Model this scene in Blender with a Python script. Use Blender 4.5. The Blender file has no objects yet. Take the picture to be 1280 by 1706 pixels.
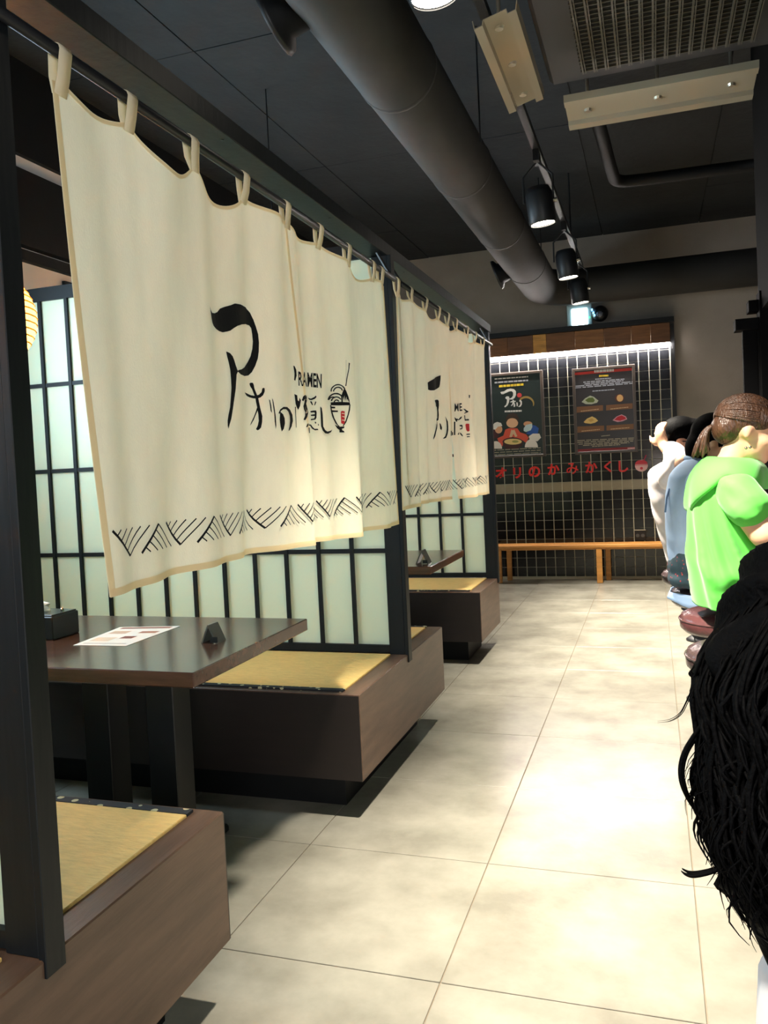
import bpy, bmesh, math, random
import numpy as np
from mathutils import Vector, Matrix
random.seed(7)
PI = math.pi
scene = bpy.context.scene
COL = scene.collection

# ------------------------------------------------------------------ camera
F_PX = 1361.8; W_PX, H_PX = 1280, 1706; CAM_H = 1.25; CX_PX, CY_PX = 640.0, 826.0
def _axes(v1=(1087.66, 756.1), v2=(-3480, 973.2)):
    a = np.array([v1[0]-CX_PX, CY_PX-v1[1], -F_PX], float); a /= np.linalg.norm(a)
    b = -np.array([v2[0]-CX_PX, CY_PX-v2[1], -F_PX], float)
    b -= a*a.dot(b); b /= np.linalg.norm(b)
    return np.array([b, a, np.cross(b, a)])
AX = _axes(); CPOS = np.array([0, 0, CAM_H])
cd = bpy.data.cameras.new('camera'); cam = bpy.data.objects.new('camera', cd); COL.objects.link(cam)
cd.sensor_fit = 'VERTICAL'; cd.sensor_height = 36.0; cd.lens = F_PX/H_PX*36.0; cd.clip_start = 0.02; cd.shift_y = -(853-CY_PX)/H_PX
mw = Matrix.Identity(4)
for i in range(3):
    for j in range(3): mw[i][j] = AX[i][j]
    mw[i][3] = CPOS[i]
cam.matrix_world = mw
scene.camera = cam

# ------------------------------------------------------------------ world, exposure, large lights
wd = bpy.data.worlds.new('world'); scene.world = wd; wd.use_nodes = True
wd.node_tree.nodes['Background'].inputs[0].default_value = (0.75, 0.85, 1.0, 1)
wd.node_tree.nodes['Background'].inputs[1].default_value = 0.05
vs = scene.view_settings
vs.view_transform = 'Standard'; vs.look = 'None'; vs.gamma = 1.0; vs.use_curve_mapping = False
vs.exposure = 0.6

def light(name, kind, loc, power, col, rot=(0, 0, 0), **kw):
    l = bpy.data.lights.new(name, kind); l.energy = power; l.color = col
    for k, v in kw.items(): setattr(l, k, v)
    o = bpy.data.objects.new(name, l); COL.objects.link(o); o.location = loc; o.rotation_euler = rot
    return o
SPOT_POWER = 720
SPOTS = [(-.547, -2.4), (-.547, .1), (-.547, 2.25), (-.547, 4.60), (-.547, 6.05), (-.547, 7.09)]
WARM = (1.0, .91, .77)
# added cool fill off the left wall, one unseen area light per booth
for yy, p in ((2.2, 40), (4.4, 34), (.2, 20)):
    light('window_daylight', 'AREA', (-3.06, yy, 1.85), p, (.62, .84, 1.0), (0, -PI/2, 0), shape='RECTANGLE', size=.9, size_y=1.15)

# added soft fill from behind the camera, evens out the curtains
_d = Vector((-1.0, 2.3, 1.45))-Vector((1.1, -2.85, 1.5))
light('shopfront_daylight', 'AREA', (1.1, -2.85, 1.5), 120, (.97, .98, 1.0), tuple(_d.to_track_quat('-Z', 'Y').to_euler()), shape='RECTANGLE', size=1.9, size_y=1.7)

# ------------------------------------------------------------------ pixel to point helpers (measurement only)
def ray(p): return AX @ np.array([p[0]-CX_PX, CY_PX-p[1], -F_PX], float)
def onx(p, x): d = ray(p); return CPOS + d*x/d[0]
def ony(p, y): d = ray(p); return CPOS + d*y/d[1]
def onz(p, z): d = ray(p); return CPOS + d*(z-CAM_H)/d[2]

# ------------------------------------------------------------------ materials
MATS = {}
def lin(c): return tuple(((v/255)/12.92 if v/255 <= .04045 else ((v/255+.055)/1.055)**2.4) for v in c)
def mat(name, col, rough=.6, var=0.0, scale=6, bump=0.0, bscale=None, metal=0, spec=.5, stretch=(1, 1, 1), coat=0, emit=0, emit_col=None, trans=0, transl=0, dark=None, sheen=0):
    if name in MATS: return MATS[name]
    m = bpy.data.materials.new(name); m.use_nodes = True
    nt = m.node_tree; N = nt.nodes; L = nt.links; b = N['Principled BSDF']
    c = lin(col)
    b.inputs['Base Color'].default_value = (*c, 1); b.inputs['Roughness'].default_value = rough
    b.inputs['Metallic'].default_value = metal; b.inputs['Specular IOR Level'].default_value = spec
    b.inputs['Coat Weight'].default_value = coat; b.inputs['Coat Roughness'].default_value = .12
    b.inputs['Transmission Weight'].default_value = trans; b.inputs['Sheen Weight'].default_value = sheen
    if emit:
        b.inputs['Emission Color'].default_value = (*(lin(emit_col) if emit_col else c), 1)
        b.inputs['Emission Strength'].default_value = emit
    g = N.new('ShaderNodeNewGeometry'); mp = N.new('ShaderNodeMapping'); mp.inputs['Scale'].default_value = stretch
    L.new(g.outputs['Position'], mp.inputs['Vector'])
    n = N.new('ShaderNodeTexNoise'); n.inputs['Scale'].default_value = scale; n.inputs['Detail'].default_value = 6
    n.inputs['Roughness'].default_value = .6
    L.new(mp.outputs[0], n.inputs['Vector'])
    if var:
        r = N.new('ShaderNodeValToRGB'); d = lin(dark) if dark else tuple(v*(1-var) for v in c)
        r.color_ramp.elements[0].position = .34; r.color_ramp.elements[1].position = .66
        r.color_ramp.elements[0].color = (*d, 1)
        r.color_ramp.elements[1].color = (*(c if dark else tuple(min(1, v*(1+var*.5)) for v in c)), 1)
        L.new(n.outputs['Fac'], r.inputs[0]); L.new(r.outputs[0], b.inputs['Base Color'])
    if bump:
        bp = N.new('ShaderNodeBump'); bp.inputs['Strength'].default_value = bump; bp.inputs['Distance'].default_value = .01
        if bscale:
            n2 = N.new('ShaderNodeTexNoise'); n2.inputs['Scale'].default_value = bscale; L.new(mp.outputs[0], n2.inputs['Vector']); src = n2
        else: src = n
        L.new(src.outputs['Fac'], bp.inputs['Height']); L.new(bp.outputs[0], b.inputs['Normal'])
    if transl:
        t = N.new('ShaderNodeBsdfTranslucent'); t.inputs[0].default_value = (*c, 1)
        mx = N.new('ShaderNodeMixShader'); mx.inputs[0].default_value = transl
        out = N['Material Output']; L.new(b.outputs[0], mx.inputs[1]); L.new(t.outputs[0], mx.inputs[2]); L.new(mx.outputs[0], out.inputs[0])
    MATS[name] = m
    return m
def pattern_mat(name, base, spot, scale, thr, rough=.8, spot2=None):
    m = mat(name, base, rough); nt = m.node_tree; N = nt.nodes; L = nt.links
    g = N.new('ShaderNodeNewGeometry'); v = N.new('ShaderNodeTexVoronoi'); v.inputs['Scale'].default_value = scale
    L.new(g.outputs['Position'], v.inputs['Vector'])
    r = N.new('ShaderNodeValToRGB'); r.color_ramp.interpolation = 'CONSTANT'
    r.color_ramp.elements[0].color = (*lin(spot), 1); r.color_ramp.elements[1].position = thr; r.color_ramp.elements[1].color = (*lin(base), 1)
    L.new(v.outputs['Distance'], r.inputs[0]); L.new(r.outputs[0], N['Principled BSDF'].inputs['Base Color'])
    return m

m_floor = mat('floor_stone', (144, 141, 129), .26, .3, 3.2, .05, 40, spec=.4, dark=(116, 113, 102))
m_grout = mat('grout', (120, 108, 90), .8)
m_ceil = mat('painted_concrete', (25, 29, 31), .85, .35, 3, .5, 14)
m_ceil_line = mat('ceiling_gap', (18, 20, 21), .9)
m_wall = mat('grey_plaster', (150, 140, 130), .85, .12, 2, .1, 60)
m_wall_left = mat('white_paint', (214, 214, 216), .8, .06, 3)
m_black = mat('black_paint', (13, 14, 15), .6, .2, 9, spec=.25)
m_blackmetal = mat('black_metal', (22, 23, 25), .45, spec=.4)
m_frame = mat('black_stained_wood', (17, 21, 24), .5, .25, 12, .1, 40, stretch=(1, 1, .15), spec=.25)
m_wood = mat('walnut_laminate', (94, 72, 58), .42, .3, 5, .05, 30, stretch=(6, .7, 6), spec=.4)
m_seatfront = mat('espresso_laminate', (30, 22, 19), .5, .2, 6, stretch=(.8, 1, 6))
m_table = mat('dark_walnut_top', (82, 52, 40), .2, .35, 5, .02, 30, stretch=(.8, 6, 6), spec=.5, coat=.2)
m_tatami = mat('woven_straw', (222, 186, 112), .75, .12, 90, .25, 160, stretch=(.25, 1, 1))
m_border = pattern_mat('flowered_brocade', (22, 22, 26), (190, 180, 140), 42, .012)
m_border.node_tree.nodes['Voronoi Texture'].inputs['Scale'].default_value = 34
m_border.node_tree.nodes['Color Ramp'].color_ramp.elements[1].position = .3
m_pane = mat('frosted_acrylic', (226, 236, 218), .35, transl=.5, spec=.4)
m_cloth = mat('cream_linen', (246, 236, 206), .9, .04, 30, .12, 400, transl=.24, stretch=(1, 1, .4))
m_hem = mat('cream_hem', (242, 224, 184), .9, transl=.4)
m_tab = mat('linen_tab', (240, 228, 198), .9, transl=.3)
m_ink = mat('black_ink', (20, 20, 22), .8, spec=.2)
m_redink = mat('red_ink', (196, 40, 44), .8)
m_tile = mat('black_glazed_tile', (20, 21, 24), .12, spec=.5)
m_tile_grey = mat('taupe_glazed_tile', (150, 140, 116), .3)
m_tgrout = mat('pale_grout', (196, 190, 168), .8)
m_led = mat('led_tube', (255, 252, 248), .5, emit=120, emit_col=(255, 246, 240))
m_lampglow = mat('lamp_lens', (255, 250, 240), .5, emit=30, emit_col=(255, 244, 225))
m_exit = mat('exit_panel', (235, 250, 255), .5, emit=5, emit_col=(215, 245, 255))
m_exitbox = mat('exit_casing', (170, 196, 200), .5)
m_bench_wood = mat('honey_pine', (198, 138, 68), .5, .25, 4, stretch=(.6, 6, 6))
m_duct = mat('duct_paint', (42, 41, 39), .7, .15, 4, .1, 12)
m_acrylic = mat('clear_acrylic', (196, 184, 160), .12, spec=.7, trans=.45)
m_alu = mat('brushed_alu', (190, 180, 160), .3, metal=.7)
m_leather = mat('maroon_leather', (84, 50, 50), .26, .15, 20, .1, 120)
m_leather2 = mat('brown_black_leather', (58, 44, 44), .24, .15, 20, .1, 120)
m_chrome = mat('dull_chrome', (150, 145, 135), .25, metal=1)
m_skin = mat('skin', (224, 172, 140), .5, .05, 10)
m_green = mat('lime_jersey', (84, 194, 66), .8, sheen=.2)
m_greend = mat('lime_jersey_hood', (84, 194, 66), .8, sheen=.2)
m_blue = mat('pale_blue_cotton', (160, 186, 220), .8, .05, 20)
m_white = mat('white_cotton', (226, 220, 222), .85, .05, 20)
m_darkcloth = mat('dark_cloth', (28, 28, 34), .85, .2, 20)
m_hairb = mat('black_hair', (4, 4, 5), .65, .3, 60, .2, 200, spec=.04)
m_hairbr = mat('brown_hair', (78, 52, 36), .38, .45, 40, .5, 160, stretch=(1, 1, .3))
m_floral = pattern_mat('floral_cotton', (44, 66, 76), (170, 60, 66), 55, .2)
m_paper = mat('white_paper', (236, 232, 222), .7)
m_lantern = mat('woven_lantern', (250, 196, 100), .7, emit=1.1, emit_col=(255, 180, 80), transl=.3)
m_redsign = mat('red_acrylic', (226, 34, 26), .4)
m_poster_dark = mat('poster_charcoal', (44, 40, 42), .4)
m_poster_green = mat('poster_dark_green', (30, 44, 42), .4)
m_pframe = mat('poster_frame', (70, 60, 52), .4)
def flat(c, r=.6): return mat('print_%d_%d_%d' % c, c, r)

# ------------------------------------------------------------------ mesh helpers
def mk(name, V, Fc, m=None, parent=None, smooth=False, kind=None):
    me = bpy.data.meshes.new(name); me.from_pydata([tuple(v) for v in V], [], Fc); me.update()
    return ob(name, me, m, parent, smooth, kind)
def ob(name, me, m=None, parent=None, smooth=False, kind=None):
    if m is not None and not me.materials: me.materials.append(m)
    if smooth: me.polygons.foreach_set('use_smooth', [True]*len(me.polygons))
    o = bpy.data.objects.new(name, me); COL.objects.link(o)
    if parent is not None: o.parent = parent; o.matrix_parent_inverse = PINV(parent)
    if kind: o['kind'] = kind
    return o
def PINV(p):
    m = Matrix.Translation(p.location) @ p.rotation_euler.to_matrix().to_4x4()
    q = p.parent
    while q is not None:
        m = (Matrix.Translation(q.location) @ q.rotation_euler.to_matrix().to_4x4()) @ m if False else m
        q = None
    return m.inverted()
def thing(name, label, cat, loc=(0, 0, 0), group=None, kind=None):
    o = bpy.data.objects.new(name, None); COL.objects.link(o); o.location = loc; o.empty_display_size = .05
    return tag(o, label, cat, group, kind)
def tag(o, label=None, cat=None, group=None, kind=None):
    if label: o['label'] = label
    if cat: o['category'] = cat
    if group: o['group'] = group
    if kind: o['kind'] = kind
    return o
def struct(name, V, Fc, m, label=None, smooth=False):
    o = mk(name, V, Fc, m, smooth=smooth); o['kind'] = 'structure'
    if label: o['label'] = label
    return o
def boxv(x0, x1, y0, y1, z0, z1):
    V = [(x0, y0, z0), (x1, y0, z0), (x1, y1, z0), (x0, y1, z0), (x0, y0, z1), (x1, y0, z1), (x1, y1, z1), (x0, y1, z1)]
    Fc = [(0, 3, 2, 1), (4, 5, 6, 7), (0, 1, 5, 4), (1, 2, 6, 5), (2, 3, 7, 6), (3, 0, 4, 7)]
    return V, Fc
def bevel_me(V, Fc, w, seg=1):
    bm = bmesh.new(); vs_ = [bm.verts.new(v) for v in V]
    for f in Fc: bm.faces.new([vs_[i] for i in f])
    bmesh.ops.bevel(bm, geom=list(bm.edges), offset=w, segments=seg, profile=.6, affect='EDGES')
    me = bpy.data.meshes.new('m'); bm.to_mesh(me); bm.free(); return me
def box(name, b, m, parent=None, bev=0, kind=None, smooth=False, seg=1):
    V, Fc = boxv(*b)
    if bev:
        me = bevel_me(V, Fc, bev, seg); me.name = name
        return ob(name, me, m, parent, smooth, kind)
    return mk(name, V, Fc, m, parent, smooth, kind)
def join(parts):
    V = []; Fc = []
    for v, f in parts:
        k = len(V); V += list(v); Fc += [tuple(i+k for i in q) for q in f]
    return V, Fc
def lathe(prof, c, n=24, axis='z', cap=True):
    V = []; Fc = []
    for r, h in prof:
        for i in range(n):
            a = 2*PI*i/n; p, q = r*math.cos(a), r*math.sin(a)
            V.append((c[0]+p, c[1]+q, c[2]+h) if axis == 'z' else ((c[0]+h, c[1]+p, c[2]+q) if axis == 'x' else (c[0]+q, c[1]+h, c[2]+p)))
    for j in range(len(prof)-1):
        for i in range(n): Fc.append((j*n+i, j*n+(i+1) % n, (j+1)*n+(i+1) % n, (j+1)*n+i))
    if cap:
        Fc.append(tuple(range(n-1, -1, -1))); k = (len(prof)-1)*n; Fc.append(tuple(range(k, k+n)))
    return V, Fc
def tube(pts, rad, n=8, cap=True):
    pts = [Vector(p) for p in pts]; V = []; Fc = []
    if not hasattr(rad, '__len__'): rad = [rad]*len(pts)
    up = Vector((0, 0, 1)); prev = None
    for i, p in enumerate(pts):
        t = (pts[min(i+1, len(pts)-1)]-pts[max(i-1, 0)]).normalized()
        if prev is None:
            s = t.cross(up)
            if s.length < 1e-3: s = t.cross(Vector((0, 1, 0)))
        else: s = prev - t*prev.dot(t)
        s.normalize(); prev = s; u = s.cross(t)
        for k in range(n):
            a = 2*PI*k/n; V.append(p+(s*math.cos(a)+u*math.sin(a))*rad[i])
    for j in range(len(pts)-1):
        for k in range(n): Fc.append((j*n+k, j*n+(k+1) % n, (j+1)*n+(k+1) % n, (j+1)*n+k))
    if cap: Fc.append(tuple(range(n-1, -1, -1))); q = (len(pts)-1)*n; Fc.append(tuple(range(q, q+n)))
    return V, Fc
def smoothpath(pts, n=6):
    P = [Vector(p) for p in pts]; out = []
    for i in range(len(P)-1):
        a, b, c, d = P[max(i-1, 0)], P[i], P[i+1], P[min(i+2, len(P)-1)]
        for k in range(n):
            t = k/n; out.append(.5*((2*b)+(c-a)*t+(2*a-5*b+4*c-d)*t*t+(3*b-a-3*c+d)*t**3))
    out.append(P[-1]); return out
def copy_tree(o, parent=None):
    c = o.copy(); COL.objects.link(c)
    if parent is not None: c.parent = parent
    for ch in list(o.children): copy_tree(ch, c)
    return c
def fill2d(poly, step=None):
    """triangulated polygon (2D); optionally sliced every `step` so that it can follow a curved sheet"""
    bm = bmesh.new(); vs_ = [bm.verts.new((p[0], p[1], 0)) for p in poly]
    es = [bm.edges.new((vs_[i], vs_[(i+1) % len(vs_)])) for i in range(len(vs_))]
    bmesh.ops.triangle_fill(bm, use_beauty=True, edges=es, normal=(0, 0, 1))
    if step: slice_bm(bm, step)
    bm.verts.index_update()
    V = [(v.co.x, v.co.y) for v in bm.verts]; Fc = [[v.index for v in f.verts] for f in bm.faces]; bm.free()
    return V, Fc
def slice_bm(bm, step):
    for ax in (0, 1):
        lo = min(v.co[ax] for v in bm.verts); hi = max(v.co[ax] for v in bm.verts); t = math.ceil(lo/step)*step
        nrm = (1, 0, 0) if ax == 0 else (0, 1, 0)
        while t < hi:
            bmesh.ops.bisect_plane(bm, geom=bm.verts[:]+bm.edges[:]+bm.faces[:], plane_co=tuple(t*v for v in nrm), plane_no=nrm); t += step
def text2d(s, step=None, offset=0.0):
    """outline text as flat mesh normalised to the unit box"""
    cu = bpy.data.curves.new('t', 'FONT'); cu.body = s; cu.resolution_u = 4; cu.offset = offset
    o = bpy.data.objects.new('t', cu); COL.objects.link(o)
    me = o.evaluated_get(bpy.context.evaluated_depsgraph_get()).to_mesh()
    V = np.array([v.co[:2] for v in me.vertices]); Fc = [list(p.vertices) for p in me.polygons]
    bpy.data.objects.remove(o); bpy.data.curves.remove(cu)
    lo, hi = V.min(0), V.max(0); asp = (hi-lo)[0]/(hi-lo)[1]
    return ((V-lo)/(hi-lo)).tolist(), Fc, asp
def extr(V, Fc, fn, t):
    """flat mesh -> slab: fn(u,v,h) gives the point at height h above the sheet"""
    n = len(V); out = [fn(v[0], v[1], t) for v in V]+[fn(v[0], v[1], 0) for v in V]
    F2 = [tuple(f) for f in Fc]; cnt = {}
    for f in Fc:
        for i in range(len(f)): e = (f[i], f[(i+1) % len(f)]); cnt[e] = 1
    for (a, b) in cnt:
        if (b, a) not in cnt: F2.append((b, a, a+n, b+n))
    return out, F2

# ================================================================== SETTING
XL, XR, YN, YF, ZC = -3.1, 2.3, -3.0, 8.58, 3.46
# floor: bed + single stone tiles
fl = struct('floor', *boxv(XL, XR, YN, YF, -.06, -.004), m_grout)
TX, TY = .602, .6045
tV, tF = boxv(.0015, TX-.0015, .0015, TY-.0015, -.004, 0)
tme = bevel_me(tV, tF, .0012); tme.name = 'tile'; tme.materials.append(m_floor)
for i in range(-6, 4):
    for j in range(-8, 12):
        x = .072+i*TX; y = 1.858+j*TY
        if x < XL-.4 or x > XR or y > YF-.02: continue
        o = ob('tile', tme, None, fl); o.location = (x, y, 0)
# ceiling: slab + formwork panels with open joints
ce = struct('ceiling', *boxv(XL, XR, YN, YF, ZC+.012, ZC+.1), m_ceil_line)
pV, pF = boxv(.004, .896, .004, 1.796, 0, .014)
pme = bpy.data.meshes.new('formwork_panel'); pme.from_pydata(pV, [], pF); pme.materials.append(m_ceil)
for i in range(6):
    for j in range(7):
        o = ob('formwork_panel', pme, None, ce); o.location = (XL+i*.9, -3.0+j*1.8-.35, ZC+random.uniform(-.002, .002))
wf = struct('wall_far', *boxv(XL, XR, YF, YF+.12, 0, ZC+.02), m_wall)
wl = struct('wall_left', *join([boxv(XL-.1, XL, YN, YF, 0, ZC)]), m_wall_left)
wr = struct('wall_right', *boxv(XR, XR+.1, YN, YF, 0, ZC), mat('dark_kitchen_wall', (40, 36, 34), .7))
wn = struct('wall_near', *boxv(XL, XR, YN-.1, YN, 0, ZC), m_wall)
# made-up windows on the left wall, added to go with the fill lights
for n, yy in enumerate((.2, 2.2, 4.45)):
    w = mk('window_%d' % (n+1), *boxv(XL, XL+.02, yy-.62, yy+.62, 1.33, 2.37), m_frame); w['kind'] = 'structure'
    for k in range(2): box('pane', (XL+.02, XL+.026, yy-.58+k*.59, yy-.01+k*.59, 1.38, 2.32), m_pane, w)
w = mk('window_4', *boxv(.1, 2.1, YN, YN+.03, .55, 2.45), m_frame); w['kind'] = 'structure'  # made-up shop window behind the camera, added for the rear fill
for k in range(2): box('pane', (.15+k*.98, 1.08+k*.98, YN+.03, YN+.036, .6, 2.4), m_pane, w)
# dark beams and pipes running along the left wall above the booths
tr = mk('trim_1', *boxv(XL, XL+.05, YN, YF, 2.485, 2.88), m_black); tr['kind'] = 'structure'
tr = mk('trim_2', *boxv(XL, XL+.03, YN, YF, 2.965, 3.46), m_black); tr['kind'] = 'structure'
tr = mk('trim_3', *boxv(XL, XL+.04, YN, YF, 2.41, 2.465), m_black); tr['kind'] = 'structure'

# far wall: tiled panel, frame, wood valance, led strip
TPX, TPZ = .0989, .0975; X0T = .1925; WY = YF-.012
tp = mk('trim_4', *boxv(-2.55, .2, YF-.008, YF, 0, 2.515), m_tgrout); tp['kind'] = 'structure'; tp['label'] = 'pale grout bed of the black tiled wall'
g = .0045
def tile_mesh(n, m):
    me = bevel_me(*boxv(g, TPX-g, -.006, 0, g*.45, TPZ-g*.45), .0018); me.name = n; me.materials.append(m); return me
tmb, tmg = tile_mesh('wall_tile', m_tile), tile_mesh('wall_tile', m_tile_grey)
ncol = 28; nrow = 24; cells = []
for i in range(ncol):
    for j in range(nrow):
        x = X0T-(i+1)*TPX; z = .0275+j*TPZ
        cells.append((x, z, 9 <= j < 10, i, j))
def hidden(c):
    x, z = c[0], c[1]
    if x < -1.66: return 3
    if -.74 < x < -.2 and 1.28 < z < 2.02: return 2          # behind the posters
    if x < -1.1 and 1.28 < z < 2.02: return 2
    if x > -.1 and z < 1.15: return 1                         # behind the people
    if z > 2.1: return .5
    return 0
cells.sort(key=hidden)
rest = []
for k, (x, z, gr, i, j) in enumerate(cells):
    if k < 300:
        o = ob('wall_tile', tmg if gr else tmb, None, tp); o.location = (x, YF-.008, z)
    else: rest.append((x, z, gr))
for gr, nm in ((False, 'wall_tiling'), (True, 'wall_tiling_band')):
    L_ = []
    for x, z, q in rest:
        if q == gr: L_.append(boxv(x+g, x+TPX-g, YF-.014, YF-.008, z+g*.45, z+TPZ-g*.45))
    if L_: mk(nm, *join(L_), m_tile_grey if gr else m_tile, tp, kind='stuff')
fr = mk('trim_5', *join([boxv(-2.6, .24, YF-.16, YF, 2.515, 2.565), boxv(.2, .24, YF-.05, YF, 0, 2.515)]), m_blackmetal); fr['kind'] = 'structure'
fr['label'] = 'black metal frame around the tiled wall'
va = thing('wood_valance', 'brown plank valance above the white light strip on the tiled wall', 'valance', (-1, YF-.1, 2.31))
cols = [(128, 84, 46), (146, 98, 54), (120, 78, 44), (138, 90, 50), (116, 76, 46), (132, 86, 48)]
edges = [-2.55, -2.2, -1.9, -1.62, -1.38, -1.12, -.985, -.7, -.42, -.16, .02, .2]
for k in range(len(edges)-1):
    cc = (206, 150, 74) if edges[k] == -1.12 else cols[k % 6]
    box('plank', (edges[k]+.001, edges[k+1]-.001, YF-.13, YF-.11, 2.325, 2.513), mat('valance_wood_%d_%d' % cc[:2], cc, .5, .3, 6, stretch=(.8, 1, 7)), va, .002)
ls = thing('light_strip', 'white glowing light strip under the wooden valance', 'light', (-1, YF-.07, 2.29))
box('diffuser', (-2.55, .2, YF-.085, YF-.055, 2.297, 2.32), m_led, ls)
box('channel', (-2.55, .2, YF-.09, YF-.05, 2.32, 2.335), m_alu, ls)

# ================================================================== BOOTHS
XF = -1.01
def bench(y0, y1, yp, label, one=False, dx=0):
    t = thing('platform_bench', label, 'bench', (-2.05, (y0+y1)/2, 0), 'tatami platform benches')
    box('body', (XL+.01, XF, y0, y1, .14, .452), m_wood, t, .003)
    box('plinth', (XL+.01, XF-.115, y0+.115, y1-.115, 0, .14), m_black, t)
    segs = [(y0+.02, yp-.04, 0)] + ([] if one else [(yp+.04, y1-.02, 1)])
    for a, b, s in segs:
        box('tatami_mat', (XL+.03, XF-.07, a+(.028 if s == 0 else 0), b-(.028 if s == 1 else 0), .448, .4585), m_tatami, t, .002)
        e = (a, a+.027) if s == 0 else (b-.027, b)
        box('tatami_border', (XL+.03, XF-.07, e[0], e[1], .448, .4588), m_border, t)
    for e in ((y0-.004, y0), (y1, y1+.004)): box('seat_front', (XL+.01, XF-.002, e[0], e[1], .142, .446), m_seatfront, t)  # thin dark brown sheets over both end faces
    t.location.x += dx
    return t
B = [(.48, 1.685, 1.105), (2.67, 3.865, 3.295), (4.92, 5.555, 5.53)]
bench(*B[0], 'near tatami platform bench at the lower left, cut by the frame edge', dx=.015)
bench(*B[1], 'middle tatami platform bench between the two tables')
bench(*B[2], 'far tatami platform bench next to the tiled wall', one=True, dx=-.025)

def partition(yp, label, dx=0):
    t = thing('shoji_partition', label, 'partition', (-2.0, yp, .45), 'shoji partitions between booths')
    z0, z1 = .459, 2.127
    box('post', (-1.09, -1.02, yp-.022, yp+.022, .452, 2.127), m_frame, t, .002)
    box('trim_strip', (-1.02, -1.004, yp-.024, yp+.024, .42, 2.127), m_frame, t, .0015)
    box('top_rail', (XL+.01, -1.09, yp-.02, yp+.02, z1, 2.19), m_frame, t)
    box('bottom_rail', (XL+.01, -1.09, yp-.02, yp+.02, z0, .49), m_frame, t)
    xs = [-1.09]+[-1.244-.1555*k for k in range(12)]; zs = [.49, .893, 1.304, 1.722, z1]
    for x in xs[1:]: box('vertical_muntin', (x-.0085, x+.0085, yp-.016, yp+.016, .49, z1), m_frame, t)
    for z in zs[1:4]: box('horizontal_muntin', (XL+.01, -1.09, yp-.013, yp+.013, z-.0095, z+.0095), m_frame, t)
    xs.append(XL+.012); cache = {}
    for i in range(len(xs)-1):
        a, b = xs[i+1]+.0075, xs[i]-(.0075 if i else 0)
        for j in range(4):
            zz0, zz1 = zs[j]+(.0085 if j else 0), zs[j+1]-(.0085 if j < 3 else 0)
            box('pane', (a, b, yp-.004, yp+.004, zz0, zz1), m_pane, t)
    t.location.x += dx
    return t
partition(1.105, 'nearest shoji partition, its dark post running down the left edge', dx=.014)
partition(3.295, 'large shoji partition behind the front curtain and table')
partition(5.53, 'far shoji partition with dark end post beside the tiled wall', dx=-.022)

hb = thing('header_beam', 'long dark wooden beam above the curtains along the booths', 'beam', (-1.07, 3, 2.13))
box('beam', (-1.11, -1.067, .3, 5.57, 2.129, 2.178), m_frame, hb)
box('face_board', (-1.067, -1.02, .3, 5.57, 2.127, 2.18), m_frame, hb, .002)
hc = mk('screw', *join([lathe([(.004, 0), (.004, .002)], (-1.045, y, 2.125), 8) for y in (1.2, 1.95, 2.7, 3.6, 4.4)]), m_blackmetal, hb)

# ------------------------------------------------------------------ noren curtains
XN = -.982; ZR = 2.016
def rod(y0, y1, label):
    t = thing('curtain_rod', label, 'rod', (XN, (y0+y1)/2, ZR), 'curtain rods under the beam')
    mk('bar', *lathe([(.011, y0-(y0+y1)/2), (.011, y1-(y0+y1)/2)], (XN, (y0+y1)/2, ZR), 12, 'y'), m_blackmetal, t, True)
    for y in (y0+.02, y1-.02):
        mk('bracket', *tube([(XN, y, ZR), (XN-.03, y, ZR+.05), (-1.045, y, 2.128)], .007, 6), m_blackmetal, t)
rod(.62, 3.24, 'black rod carrying the large front curtain')
rod(3.34, 5.36, 'black rod carrying the smaller far curtain')

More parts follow.
